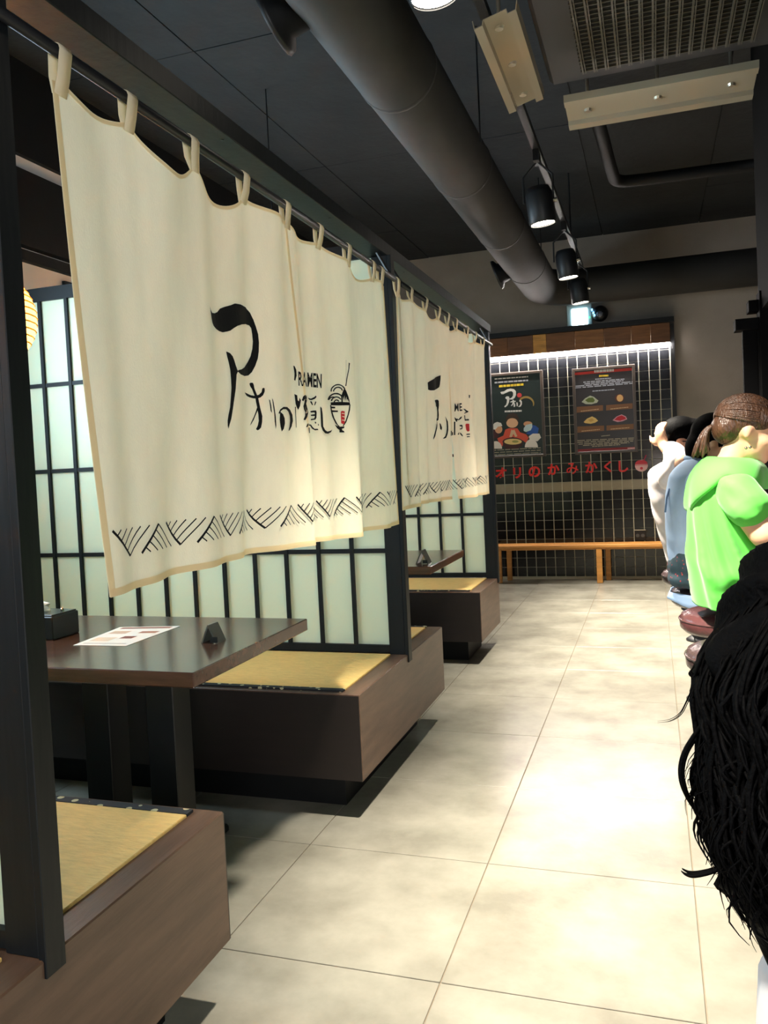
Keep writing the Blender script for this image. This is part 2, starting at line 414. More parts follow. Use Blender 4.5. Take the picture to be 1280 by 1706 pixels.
class Noren:
    def __init__(s, tabs, y0, y1, seam, zt, zb, amp, ph, label, sags, shear):
        s.shear = shear
        s.tabs, s.y0, s.y1, s.seam, s.zt0, s.zb0, s.amp, s.ph, s.sags = tabs, y0, y1, seam, zt, zb, amp, ph, sags
        s.t = thing('noren_curtain', label, 'curtain', (XN, (y0+y1)/2, zb))
        s.build()
    def ztop(s, y):
        T = s.tabs
        if y <= T[0] or y >= T[-1]: return s.zt0-.01
        for i in range(len(T)-1):
            if T[i] <= y <= T[i+1]:
                f = (y-T[i])/(T[i+1]-T[i]); return s.zt0-s.sags[i]*math.sin(PI*f)**.8
    def zbot(s, y): return s.zb0+.012*math.sin((y-s.y0)*2.6+.4)
    def off(s, y, z):
        q = min(1, max(0, (s.zt0-z)/(s.zt0-s.zb0)))
        T = s.tabs; ph = 0
        for i in range(len(T)-1):
            if y >= T[i]: ph = i+min(1, (y-T[i])/(T[i+1]-T[i]))
        a = s.amp
        d = .013*a*(1-math.cos(2*PI*ph))*(1-.65*q)*(1 if int(ph) % 2 else -.6)
        d += .017*a*(.25+.75*q)*math.sin(2*PI*y/.43+s.ph+.9*q)
        d += .009*a*(.3+.7*q)*math.sin(2*PI*y/.187+2.1*s.ph+1.7*q)
        d += .012*q*math.sin(2*PI*y/1.1+s.ph)
        e = min(1, max(0, (min(y-s.y0, s.y1-y)+.02)/.2))
        return d*e*e*(3-2*e)
    def P(s, y, z, h=0): return (XN+s.off(y, z)+h, y, z)
    def hit(s, p):
        prev = None
        for i in range(121):
            x = XN+.06-.001*i; q = onx(p, x)
            if x <= XN+s.off(q[1], q[2]): break
        return q[1], q[2]
    def sheet(s, ya, yb, za, zb, nu, nv, h=0, gap=None):
        V = []; Fc = []
        for i in range(nu+1):
            for j in range(nv+1):
                u, v = i/nu, j/nv; y = ya+(yb-ya)*u
                a = za(y) if callable(za) else za; b = zb(y) if callable(zb) else zb
                z = a+(b-a)*v
                if gap: y += gap(y, z, u)
                y += s.shear*min(1, max(0, (s.zt0-z)/(s.zt0-s.zb0)))
                V.append(s.P(y, z, h))
        for i in range(nu):
            for j in range(nv): k = i*(nv+1)+j; Fc.append((k, k+1, k+nv+2, k+nv+1))
        return V, Fc
    def build(s):
        L = s.y1-s.y0; slit = s.zb0+.34
        def gl(y, z, u): return -(max(0, slit-z)/.34)**1.2*.018*max(0, (u-.7)/.3)
        def gr(y, z, u): return (max(0, slit-z)/.34)**1.2*.026*max(0, (.3-u)/.3)
        s.pl = mk('cloth_panel', *s.sheet(s.y0, s.seam, s.ztop, s.zbot, 90, 60, 0, gl), m_cloth, s.t, True)
        s.pr = mk('cloth_panel', *s.sheet(s.seam, s.y1, s.ztop, s.zbot, 90, 60, 0, gr), m_cloth, s.t, True)
        mk('side_hem', *s.sheet(s.y0, s.y0+.014, s.ztop, s.zbot, 2, 50, .0015), m_hem, s.pl, True)
        mk('side_hem', *s.sheet(s.y1-.014, s.y1, s.ztop, s.zbot, 2, 50, .0015), m_hem, s.pr, True)
        mk('seam', *s.sheet(s.seam-.012, s.seam, s.ztop, slit, 1, 40, .0022), m_hem, s.t, True)
        for a, b, gg, pn in ((s.y0, s.seam, gl, s.pl), (s.seam, s.y1, gr, s.pr)):
            mk('bottom_hem', *s.sheet(a, b, lambda y: s.zbot(y)+.014, lambda y: s.zbot(y)-.001, 80, 1, .0018, gg), m_hem, pn, True)
            mk('top_hem', *s.sheet(a, b, lambda y: s.ztop(y)+.001, lambda y: s.ztop(y)-.008, 80, 1, .0018), m_hem, pn, True)
        for i, y in enumerate(s.tabs):
            w = .032; y = min(max(y, s.y0+.017), s.y1-.017); zt = s.ztop(y); lean = random.uniform(-.008, .01)
            path = [(XN+s.off(y, zt-.015)+.003, zt-.02), (XN+.009, zt+.012), (XN+.0135, ZR)]
            path += [(XN+.0135*math.cos(a), ZR+.0135*math.sin(a)) for a in (PI*.25, PI*.5, PI*.75, PI)]
            path += [(XN-.011, zt+.012), (XN+s.off(y, zt-.015)-.003, zt-.02)]
            V = []; Fc = []
            for k, (x, z) in enumerate(path):
                sh = lean*(z-zt)/.06
                V += [(x, y-w/2+sh, z), (x, y+w/2+sh, z)]
            for k in range(len(path)-1): Fc.append((2*k, 2*k+1, 2*k+3, 2*k+2))
            o = mk('hanging_tab', V, Fc, m_tab, s.t, True)
            sm = o.modifiers.new('thick', 'SOLIDIFY'); sm.thickness = .002
        # little tack closing the top of the slit
        mk('slit_tack', *s.sheet(s.seam-.006, s.seam+.006, slit+.008, slit-.008, 1, 1, .003), m_ink, s.t)
    def poly(s, name, pts, m=None, h=.0025, parent=None):
        yz = [s.hit(p) for p in pts]
        V, Fc = fill2d(yz, .02)
        return mk(name, [s.P(v[0], v[1], h) for v in V], Fc, m or m_ink, s.pl if yz[0][0] < s.seam else s.pr)
    def quadtext(s, name, txt, quad, m=None, h=.0025):
        V, Fc, asp = text2d(txt, offset=.022); A = [np.array(q, float) for q in quad]     # tl,tr,br,bl
        out = []
        for u, v in V:
            p = s.hit((A[3]*(1-u)+A[2]*u)*(1-v)+(A[0]*(1-u)+A[1]*u)*v)
            out.append(s.P(p[0], p[1], h))
        return mk(name, out, Fc, m or m_ink, s.pr)
    def border(s, za, zb, period, y0, y1):
        parts = []; hgt = za-zb
        def line(ya, zz0, yb, zz1, w):
            n = 4; V = []; Fc = []
            dx, dz = yb-ya, zz1-zz0; l = math.hypot(dx, dz); nx, nz = -dz/l*w/2, dx/l*w/2
            for i in range(n+1):
                t = i/n; y, z = ya+dx*t, zz0+dz*t
                y_, z_ = y+nx, z+nz
                V += [s.P(y+nx, z+nz, .0025), s.P(y-nx, z-nz, .0025)]
            for i in range(n): Fc.append((2*i, 2*i+1, 2*i+3, 2*i+2))
            parts.append((V, Fc))
        y = y0; half = period/2; k = 0; w = .062
        while y < y1-.02:
            down = k % 2 == 0; nl = 5; a, b = (za, zb) if down else (zb, za)
            line(y, a, y+w, b, .0055)                          # thick bounding stroke
            for q in range(1, nl+1):                           # thin parallel strokes meeting it
                f = q/nl; sy = y+w*f; sz = a+(b-a)*f; ey = sy+w*1.15*f
                if ey < y1: line(sy, sz, ey, a, .003)
            y += half; k += 1
        V, Fc = join(parts); mk('printed_border', V, Fc, m_ink, s.t)

S9 = .9352
tabs1 = [y*S9 for y in (1.325, 1.54, 1.801, 2.065, 2.338, 2.599, 2.874, 3.162, 3.259)]
n1 = Noren(tabs1, 1.217, 3.085, 2.183, 1.967, 1.027, 1.25, .6, 'large cream split curtain with black brush lettering, hanging in front of the first table', [.02, .06, .055, .012, .012, .02, .03, .01], .058)
tabs2 = [y*S9 for y in (3.499, 3.705, 3.97, 4.233, 4.433, 4.633, 4.924, 5.171, 5.425)]
n2 = Noren(tabs2, 3.255, 5.10, 4.15, 1.978, 1.062, 1.35, 2.2, 'smaller cream split curtain farther back, hanging beside the tiled wall', [.02, .03, .03, .04, .03, .02, .03, .02], -.055)

def tr1(l): return [(340+x/4.923, 490+y/4.923) for x, y in l]
P1 = {
 'brush_stroke': [
  [(40,98),(48,130),(60,155),(80,158),(100,148),(120,120),(160,105),(210,92),(245,78),(290,85),(335,110),(370,155),(395,210),(415,270),(432,330),(441,400),(440,470),(430,530),(410,590),(385,640),(355,668),(325,673),(295,660),(265,632),(280,622),(300,618),(325,600),(350,560),(372,510),(385,450),(391,390),(388,330),(378,280),(362,258),(335,247),(300,250),(265,262),(235,280),(210,300),(180,308),(145,314),(115,305),(90,285),(70,260),(60,235),(55,200),(48,160)],
  [(172,472),(185,475),(205,485),(225,510),(240,545),(252,580),(264,615),(272,634),(260,660),(258,700),(250,780),(238,870),(228,950),(215,1020),(200,1080),(192,1106),(186,1080),(185,1040),(192,990),(203,930),(212,850),(216,770),(213,690),(205,620),(195,560),(182,515)],
  [(325,805),(345,815),(375,830),(410,835),(440,825),(460,805),(470,775),(480,768),(490,775),(488,800),(475,830),(455,848),(425,857),(395,856),(365,848),(340,832)],
  [(365,735),(375,727),(390,728),(398,745),(405,775),(418,815),(432,850),(440,890),(455,940),(467,1000),(468,1050),(460,1095),(445,1112),(428,1118),(418,1108),(430,1080),(438,1040),(435,990),(425,930),(418,880),(412,850),(400,815),(385,780),(370,755)],
  [(425,930),(432,950),(420,985),(400,1032),(380,1067),(367,1080),(380,1050),(400,1005),(415,965)],
  [(522,862),(532,872),(540,910),(548,975),(540,960),(530,910)],
  [(550,852),(560,870),(570,930),(578,1010),(582,1080),(578,1108),(572,1050),(565,980),(555,910)],
  [(615,965),(640,985),(655,1020),(658,1060),(645,1105),(628,1128),(618,1090),(612,1030)],
  [(605,975),(618,945),(645,925),(675,927),(700,950),(718,990),(722,1040),(712,1085),(695,1118),(685,1122),(695,1085),(700,1040),(697,1000),(685,965),(665,945),(640,945),(622,958),(612,985)],
  [(735,820),(755,830),(760,870),(770,880),(775,850),(785,870),(780,920),(765,950),(755,930),(745,900)],
  [(738,925),(746,925),(752,1095),(746,1095)],
  [(795,870),(805,840),(820,828),(835,835),(838,870),(830,900),(838,930),(848,970),(840,1010),(820,1035),(808,1030),(820,1000),(825,970),(815,950),(808,920),(815,890),(818,860),(805,880)],
  [(845,850),(870,858),(895,845),(912,832),(915,845),(900,860),(875,870),(855,868)],
  [(862,880),(875,880),(885,910),(878,912)], [(905,880),(915,885),(905,910),(895,915)],
  [(865,960),(890,955),(910,955),(915,970),(915,1015),(905,1030),(870,1035),(868,1025),(895,1020),(900,1000),(870,1000),(868,990),(900,985),(900,970),(868,972)],
  [(830,1090),(840,1065),(850,1060),(848,1080),(838,1092)],
  [(855,1060),(870,1070),(885,1090),(900,1105),(925,1105),(930,1115),(905,1118),(880,1105),(862,1080)],
  [(905,1045),(915,1055),(910,1065),(900,1055)], [(925,1060),(935,1075),(928,1080)],
  [(948,922),(958,935),(965,980),(968,1040),(972,1085),(985,1115),(1005,1128),(1030,1122),(1045,1112),(1035,1132),(1010,1146),(985,1142),(965,1120),(952,1085),(950,1030),(950,970)],
  [(725,588),(735,590),(748,620),(750,670),(742,712),(732,705),(735,650)]],
 'bowl_print': [
  [(1180,562),(1190,568),(1185,620),(1170,690),(1158,755),(1152,755),(1162,690),(1175,610)],
  [(1157,540),(1160,540),(1160,750),(1157,750)],
  [(1032,888),(1110,884),(1190,888),(1190,912),(1110,914),(1032,912)],
  [(1028,912),(1036,912),(1045,960),(1062,1020),(1090,1070),(1105,1085),(1098,1092),(1070,1060),(1048,1010),(1034,960)],
  [(1184,912),(1193,905),(1190,950),(1178,1000),(1158,1050),(1135,1085),(1128,1080),(1150,1040),(1170,990),(1180,950)],
  [(1065,1072),(1100,1088),(1145,1085),(1145,1098),(1125,1105),(1125,1118),(1142,1122),(1142,1135),(1105,1135),(1105,1115),(1085,1100)],
  [(1035,922),(1068,925),(1068,938),(1038,938)], [(1040,952),(1090,956),(1090,968),(1045,968)],
  [(1118,885),(1118,840),(1130,800),(1145,770),(1160,800),(1180,845),(1188,888),(1176,880),(1172,860),(1166,880),(1158,840),(1154,880),(1146,830),(1142,880),(1134,840),(1130,885)]]}
for k, (nm, L_) in enumerate(P1.items()):
    for pl in L_: n1.poly(nm, tr1(pl))
for r0, r1, cx, cy, a0, a1 in ((52, 62, 1092, 800, 180, 350), (32, 42, 1092, 802, 185, 345), (58, 70, 1075, 880, 190, 320), (36, 46, 1078, 885, 190, 330), (14, 24, 1080, 888, 180, 340), (30, 40, 1050, 880, 200, 300)):
    A = [math.radians(a0+(a1-a0)*i/10) for i in range(11)]
    n1.poly('bowl_print', tr1([(cx+r1*math.cos(a), cy+r1*math.sin(a)) for a in A]+[(cx+r0*math.cos(a), cy+r0*math.sin(a)) for a in A[::-1]]))
n1.poly('red_seal', tr1([(1113,965),(1125,958),(1148,962),(1148,1060),(1135,1068),(1117,1060)]), m_redink)
for pl in ([(1120,975),(1140,978),(1140,984),(1120,982)], [(1122,1000),(1142,1004),(1140,1012),(1122,1006)], [(1120,1030),(1142,1034),(1142,1040),(1120,1036)]):
    n1.poly('red_seal', tr1(pl), m_cloth, .004)
n1.quadtext('printed_word', 'RAMEN', tr1([(764,634),(957,655),(957,772),(768,752)]))
n1.border(1.154, 1.1, .21, 1.29, 3.12)

def tr2(l): return [(690+x/9.846, 600+y/9.846) for x, y in l]
for pl in ([(215,368),(240,350),(300,315),(350,280),(428,248),(425,320),(415,400),(405,445),(360,475),(310,497),(260,498),(218,485)],
  [(330,665),(345,650),(380,650),(397,670),(398,740),(392,820),(395,900),(390,980),(375,1080),(355,1170),(335,1250),(305,1305),(300,1285),(320,1220),(345,1140),(362,1050),(372,950),(372,850),(362,770),(345,710)],
  [(412,1030),(430,1050),(450,1110),(440,1150),(420,1130)],
  [(502,925),(525,960),(545,1010),(555,1080),(552,1150),(540,1220),(515,1275),(480,1290),(465,1285),(500,1250),(520,1190),(530,1110),(525,1030),(512,970)],
  [(595,1160),(612,1160),(608,1240),(595,1240)],
  [(650,935),(680,960),(720,970),(760,930),(778,925),(770,955),(730,985),(700,985),(700,1010),(680,1010),(660,980)],
  [(645,1010),(662,1010),(668,1230),(648,1230)], [(735,1065),(780,1060),(790,1085),(785,1130),(745,1140),(745,1125),(770,1115),(770,1090),(740,1085)],
  [(705,1215),(730,1180),(738,1190),(720,1225)], [(740,1185),(760,1195),(795,1245),(780,1250),(755,1225)],
  [(795,800),(830,800),(885,840),(870,860),(820,880),(815,868),(850,850),(820,820)], [(815,905),(830,905),(835,970),(890,965),(895,990),(825,995)],
  [(850,1210),(905,1205),(908,1222),(852,1228)], [(855,1250),(905,1248),(905,1262),(860,1266)], [(890,570),(912,575),(905,625),(892,620)]):
    n2.poly('brush_stroke', tr2(pl))
n2.poly('red_seal', tr2([(835,1060),(850,1042),(895,1045),(903,1160),(870,1175),(848,1150)]), m_redink)
n2.quadtext('printed_word', 'ME', tr2([(655,715),(775,705),(782,832),(655,845)]))
n2.border(1.166, 1.116, .21, 3.25, 5.02)

# ------------------------------------------------------------------ pendant lanterns in the booths
def lantern(c, r, label, power):
    t = thing('pendant_lantern', label, 'pendant lamp', c, 'woven pendant lanterns')
    prof = [(max(.03, r*math.sin(a)), -r*.92*math.cos(a)) for a in [PI*(.06+.88*i/22) for i in range(23)]]
    V, Fc = lathe(prof, c, 32, cap=False); o = mk('shade', V, Fc, m_lantern, t, True)
    ribs = [tube([(c[0]+rr*1.004*math.cos(a), c[1]+rr*1.004*math.sin(a), c[2]+h) for a in [2*PI*i/28 for i in range(29)]], .0028, 4, False) for rr, h in prof[1::1]]
    mk('cane_ribs', *join(ribs), mat('cane', (214, 150, 70), .7), o, kind='stuff')
    mk('cord', *tube([(c[0], c[1], c[2]+r*.9), (c[0], c[1], ZC)], .004, 6), m_blackmetal, t)
    mk('cap', *lathe([(.035, 0), (.03, .03), (.012, .05)], (c[0], c[1], c[2]+r*.9), 12), m_blackmetal, t)
    light('lantern_bulb', 'POINT', c, power, (1, .8, .52), shadow_soft_size=.1)
lantern((-2.085, 2.14, 1.797), .19, 'glowing woven lantern peeking out behind the left post', 30)
lantern((-2.05, 4.38, 1.797), .185, 'glowing woven lantern hanging behind the far curtain', 30)
lantern((-2.0, .1, 1.81), .185, 'glowing woven lantern over the nearest booth, outside the left edge', 30)

# ------------------------------------------------------------------ tables and what stands on them
def table(x1, y0, y1, label):
    t = thing('booth_table', label, 'table', (-1.8, (y0+y1)/2, 0), 'booth tables'); ym = (y0+y1)/2
    box('tabletop', (-2.5, x1, y0, y1, .694, .735), m_table, t, .003)
    for x in (-1.49, -1.73):
        box('leg', (x-.05, x+.05, ym-.05, ym+.05, .03, .68), m_blackmetal, t, .003)
        box('foot', (x-.04, x+.04, ym-.27, ym+.27, 0, .03), m_blackmetal, t, .008)
    box('support_frame', (-2.2, -1.4, ym-.2, ym+.2, .675, .694), m_blackmetal, t)
table(-1.16, 1.85, 2.595, 'dark walnut table under the front curtain, with a menu and tissue box')
table(-1.085, 3.97, 4.735, 'dark walnut table under the far curtain')
ts = thing('tissue_box', 'black tissue box at the left end of the front table', 'tissue box', (-2.02, 2.235, .735))
box('box', (-2.17, -1.876, 2.17, 2.30, .735, .812), m_blackmetal, ts, .003)
box('lid', (-2.165, -1.881, 2.175, 2.295, .812, .817), mat('black_lid', (60, 60, 60), .2), ts, .001)
V = []; Fc = []
for i in range(9):
    for j in range(5):
        u, v = i/8-.5, j/4; w = .10*(1-.35*v)
        V.append((-1.985+u*w+.012*v*math.sin(i*2), 2.235+.02*math.sin(i*1.7+v*3)*v, .815+.045*v*(1-.5*abs(u)*2*v)))
for i in range(8):
    for j in range(4): k = i*5+j; Fc.append((k, k+1, k+6, k+5))
o = mk('tissue', V, Fc, m_paper, ts, True); o.modifiers.new('s', 'SOLIDIFY').thickness = .002
mk('chrome_clip', *lathe([(.006, 0), (.006, .006), (.002, .009)], (-1.91, 2.26, .817), 10), m_chrome, ts)
mn = thing('menu_sheet', 'white printed menu sheet lying on the front table', 'menu', (-1.67, 2.27, .735))
mc = [np.array(p[:2]) for p in (onz((122, 1075), .736), onz((210, 1076), .736), onz((300, 1043), .736), onz((200, 1045), .736))]
def mq(u, v, h): p = (mc[0]*(1-u)+mc[1]*u)*(1-v)+(mc[3]*(1-u)+mc[2]*u)*v; return (p[0], p[1], .7352+h)
def mrect(u0, u1, v0, v1, h): return [mq(u0, v0, h), mq(u1, v0, h), mq(u1, v1, h), mq(u0, v1, h)]
V, Fc = extr([(0, 0), (1, 0), (1, 1), (0, 1)], [(0, 1, 2, 3)], lambda u, v, h: mq(u, v, h), .0012); mk('paper', V, Fc, m_paper, mn)
for (u0, u1, v0, v1, c) in ((.08, .92, .88, .96, (150, 96, 80)), (.52, .74, .34, .46, (120, 60, 44)), (.6, .9, .62, .72, (170, 110, 84)), (.1, .4, .6, .75, (206, 176, 150)), (.1, .45, .2, .4, (216, 200, 176)), (.1, .9, .08, .11, (180, 170, 160))):
    mk('printed_block', mrect(u0, u1, v0, v1, .0016), [(0, 1, 2, 3)], flat(c), mn)
def wedge(x, y, z, s, label):
    t = thing('table_stand', label, 'stand', (x, y, z), 'folded metal table stands')
    prof = [(-.035, 0), (-.003, .07), (.003, .07), (.035, 0), (.028, 0), (0, .06), (-.028, 0)]
    V = [(x+p*s, y+dy, z+q*s) for dy in (-.035*s, .035*s) for p, q in prof]; n = len(prof)
    Fc = [(i, (i+1) % n, n+(i+1) % n, n+i) for i in range(n)]+[tuple(range(n)), tuple(range(2*n-1, n-1, -1))]
    mk('folded_plate', V, Fc, mat('stand_steel', (92, 96, 92), .3, metal=.5), t)
    V, Fc = boxv(x+.004, x+.03, y-.036*s, y-.0345*s, z+.002, z+.02); mk('number_plate', V, Fc, m_blackmetal, t)
wedge(-1.31, 2.215, .735, .8, 'small folded metal stand on the front table')
wedge(-1.16, 4.12, .735, 1.0, 'small folded metal stand on the far table')

# ================================================================== FAR WALL FITTINGS
wb = thing('wooden_bench', 'long honey coloured wooden bench along the tiled wall', 'bench', (-.5, 8.4, 0))
box('seat', (-1.6, .62, 8.27, 8.53, .352, .382), m_bench_wood, wb, .004)
box('apron', (-1.56, .58, 8.3, 8.32, .332, .352), m_bench_wood, wb)
for x in (-1.535, -.535, .5):
    box('leg', (x-.028, x+.028, 8.28, 8.32, 0, .352), m_bench_wood, wb, .003); box('leg', (x+.05, x+.1, 8.47, 8.51, 0, .352), m_bench_wood, wb, .003)

def wp(p, h=0, Y=None): q = ony(p, (Y or 8.535)); return (q[0], (Y or 8.535)-h, q[2])
def sheetpoly(name, pts, m, parent, h):
    q = [wp(p) for p in pts]; V, Fc = fill2d([(a[0], a[2]) for a in q])
    return mk(name, [(v[0], 8.535-h, v[1]) for v in V], Fc, m, parent)
def ell(cx, cy, rx, ry, n=20, a0=0, a1=360): return [(cx+rx*math.cos(math.radians(a0+(a1-a0)*i/n)), cy+ry*math.sin(math.radians(a0+(a1-a0)*i/n))) for i in range(n if a1-a0 == 360 else n+1)]
def poster(x0, x1, z0, z1, m, label):
    t = thing('framed_poster', label, 'poster', ((x0+x1)/2, 8.56, z0), 'framed posters on the tiled wall')
    f = .028
    for b in ((x0-f, x0, z0-f, z1+f), (x1, x1+f, z0-f, z1+f), (x0, x1, z0-f, z0), (x0, x1, z1, z1+f)):
        box('frame_side', (b[0], b[1], 8.525, 8.566, b[2], b[3]), m_pframe, t, .003)
    return box('print_sheet', (x0, x1, 8.536, 8.566, z0, z1), m, t)
p1 = poster(-1.63, -1.072, 1.305, 2.135, m_poster_green, 'dark green framed poster with diners around a bowl, partly behind the curtain post')
p2 = poster(-.722, -.166, 1.305, 2.12, m_poster_dark, 'charcoal framed menu poster with four dishes and red bands')
def c1(l): return [(810+x/8.98, 610+y/8.98) for x, y in l]
def bar(x0, y0, x1, y1, th): return [(x0, y0), (x1, y1), (x1, y1+th), (x0, y0+th)]
random.seed(3)
def words(parent, f, x0, y0, x1, y1, th, col, h=.002, n=5):
    """a line of small illegible print, as separate word blocks"""
    t = 0; k = 0
    while t < .98 and k < 30:
        w = random.uniform(.06, .16); e = min(1, t+w)
        a = (x0+(x1-x0)*t, y0+(y1-y0)*t); b = (x0+(x1-x0)*e, y0+(y1-y0)*e)
        sheetpoly('printed_text', f(bar(a[0], a[1], b[0], b[1], th)), col, parent, h); t = e+.02; k += 1
cW = flat((226, 226, 220)); cY = flat((222, 196, 50)); cG = flat((158, 150, 128)); cB = flat((170, 176, 186))
words(p1, c1, 130, 185, 630, 150, 16, cW); words(p1, c1, 130, 235, 630, 200, 24, cB); words(p1, c1, 195, 285, 575, 255, 34, cY)
A1 = [[(215,390),(230,385),(270,378),(320,345),(370,335),(420,345),(448,375),(450,430),(430,475),(395,500),(360,500),(345,490),(385,470),(405,440),(405,395),(385,375),(350,378),(300,400),(260,420),(230,418)],
      [(290,465),(315,450),(345,455),(352,480),(345,540),(325,585),(295,612),(278,615),(275,600),(300,580),(312,540),(315,500),(292,485)],
      [(365,530),(395,520),(400,505),(418,505),(420,520),(445,518),(445,532),(422,540),(440,580),(435,608),(415,612),(412,560),(390,595),(372,595),(395,560),(395,538),(365,545)],
      [(455,545),(470,540),(478,570),(475,600),(460,600)], [(500,510),(520,505),(538,530),(538,570),(520,605),(495,612),(480,605),(505,590),(518,560),(512,530),(498,530)]]
for pl in A1: sheetpoly('printed_brushwork', c1(pl), cW, p1, .002)
words(p1, c1, 280, 665, 535, 655, 26, cW)
sheetpoly('red_seal', c1(ell(500, 435, 36, 34)), flat((206, 60, 62)), p1, .002)
sheetpoly('gold_arc', c1(ell(600, 560, 122, 112, 18, 215, 375)+ell(600, 575, 104, 96, 18, 215, 375)[::-1]), flat((160, 132, 66)), p1, .0015)
# plain generic diners
fig = [([(60,1080),(60,960),(95,925),(140,960),(200,1020),(185,1070),(100,1085)], (74, 36, 38)),
       (ell(190, 945, 55, 62), (214, 160, 118)), ([(80,905),(130,850),(170,835),(225,850),(245,895),(180,905),(140,950),(105,945)], (222, 220, 210)),
       ([(170,1080),(260,1040),(290,950),(340,930),(470,930),(510,990),(600,1020),(640,1070),(600,1150),(550,1110),(400,1060),(260,1110),(250,1200),(205,1180)], (212, 84, 60)),
       (ell(393, 850, 88, 72), (226, 180, 140)), ([(300,850),(296,780),(330,720),(400,700),(460,715),(490,770),(488,850),(450,790),(380,770),(330,800)], (62, 42, 30)),
       ([(350,1060),(380,950),(405,960),(425,950),(470,1050),(440,1060),(410,1010),(390,1060)], (214, 178, 140)),
       ([(600,1010),(640,960),(690,880),(740,890),(790,930),(775,1010),(700,1040)], (38, 84, 160)), (ell(628, 865, 66, 40), (206, 152, 110)),
       ([(565,930),(600,880),(690,860),(695,910),(670,960),(600,985),(565,970)], (190, 212, 212)),
       ([(640,1050),(700,1010),(800,1010),(825,1070),(770,1125),(660,1110)], (224, 218, 206)),
       (ell(150, 1235, 92, 112, 18, 180, 360), (226, 220, 208)), (ell(680, 1215, 98, 122, 18, 180, 360), (228, 222, 210)),
       (ell(400, 1130, 152, 62), (58, 28, 26)), ([(255,1140),(550,1135),(540,1190),(480,1235),(310,1240),(265,1200)], (64, 32, 28)), (ell(405, 1130, 132, 44), (222, 196, 128)), (ell(440, 1128, 50, 18), (150, 150, 80))]
for k, (pl, c) in enumerate(fig): sheetpoly('printed_diner', c1(pl), flat(c), p1, .002+.0003*k)
for yy in (1235, 1270, 1305): words(p1, c1, 80, yy+20, 820, yy-20, 12, cG)
def c2(l): return [(940+x/8.533, 600+y/8.533) for x, y in l]
sheetpoly('red_band', c2([(140,180),(995,105),(995,145),(140,215)]), flat((206, 58, 50)), p2, .0015)
sheetpoly('red_band', c2([(172,1270),(1030,1230),(1030,1272),(172,1315)]), flat((130, 34, 38)), p2, .0015)
words(p2, c2, 430, 145, 715, 125, 34, cW, .003); words(p2, c2, 500, 212, 630, 205, 28, cY); words(p2, c2, 905, 1245, 1020, 1240, 18, flat((220, 170, 170)), .003)
for a in ((445,265,670,250), (275,308,860,262), (290,332,845,285), (165,365,985,300), (150,390,985,322), (405,435,720,410)): words(p2, c2, *a, 13, cB)
for a in ((165,1140,1010,1100), (170,1165,1000,1122), (205,1190,985,1145), (270,1208,930,1168), (400,1222,800,1196), (530,1075,655,1062)): words(p2, c2, *a, 11, cG)
for q in ([(180,665),(555,640),(555,718),(180,748)], [(600,640),(975,612),(975,690),(600,716)], [(190,945),(570,930),(570,1005),(190,1032)], [(605,930),(990,905),(990,980),(605,1002)]):
    sheetpoly('brown_plaque', c2(q), flat((122, 84, 54)), p2, .0015); (xa, ya), (xb, yb) = q[3], q[2]
    words(p2, c2, xa+60, ya-26, xb-60, yb-26, 10, flat((206, 172, 132)), .003)
dishes = [([(250,595),(300,545),(370,505),(420,520),(490,575),(470,605),(390,628),(310,625)], (176, 184, 160), [(300,570),(350,535),(410,530),(440,570),(420,600),(340,600)], (86, 104, 40)),
          (ell(790, 540, 68, 58), (86, 40, 26), ell(795, 540, 46, 50), (214, 170, 110)),
          ([(280,880),(330,830),(400,800),(450,825),(485,862),(440,890),(380,905),(300,895)], (216, 186, 112), [(340,850),(400,825),(430,855),(380,880)], (196, 156, 80)),
          ([(690,855),(750,800),(820,772),(880,800),(900,840),(830,870),(760,880)], (206, 150, 160), [(715,850),(760,805),(820,785),(870,810),(880,835),(800,862)], (186, 30, 44))]
for a, ca, b, cb in dishes: sheetpoly('printed_dish', c2(a), flat(ca), p2, .002); sheetpoly('printed_dish', c2(b), flat(cb), p2, .0025)

# red wall letters, one by one
LET = [('オ', 835, 788), ('リ', 862, 788), ('の', 890.5, 786), ('か', 922.5, 782), ('み', 954, 780.5), ('か', 985.5, 778.5), ('く', 1013, 777.5), ('し', 1039, 777)]
ORD = ['first', 'second', 'third', 'fourth', 'fifth', 'sixth', 'seventh', 'eighth']
for k, (ch, px, py) in enumerate(LET):
    V, Fc, asp = text2d(ch, offset=.008 if ch == 'み' else .03); c = ony((px, py), 8.555)
    t = thing('wall_letter', '%s red character from the left in the sign row under the posters' % ORD[k], 'letter', (c[0], 8.56, c[2]), 'red sign characters on the tiled wall')
    hgt = .115; wid = min(.12, max(.075, hgt*asp))
    Vv, Ff = extr(V, Fc, lambda u, v, h: (c[0]+(u-.5)*wid, 8.564-h, c[2]+(v-.5)*hgt+(u-.5)*.0), .014)
    mk('character', Vv, Ff, m_redsign, t)
c = ony((1069, 776), 8.555)
t = thing('bowl_emblem', 'round red and pink noodle bowl emblem at the end of the red characters', 'emblem', (c[0], 8.56, c[2]))
def disc(name, pts, m, h0, h1):
    V, Fc = fill2d(pts); V2, F2 = extr(V, Fc, lambda u, v, h: (c[0]+u, 8.564-h0-h, c[2]+v), h1); mk(name, V2, F2, m, t)
disc('bowl', ell(0, 0, .062, .058), flat((236, 190, 190)), 0, .01)
disc('rim', [(-.06, .015), (.06, .015), (.055, .035), (.03, .055), (-.03, .055), (-.055, .035)], flat((206, 60, 74)), .01, .003)
disc('stripe', [(-.06, .005), (.06, .005), (.06, .009), (-.06, .009)], flat((190, 40, 50)), .01, .002)
disc('dot', ell(0, -.025, .014, .014), flat((206, 60, 74)), .01, .003)
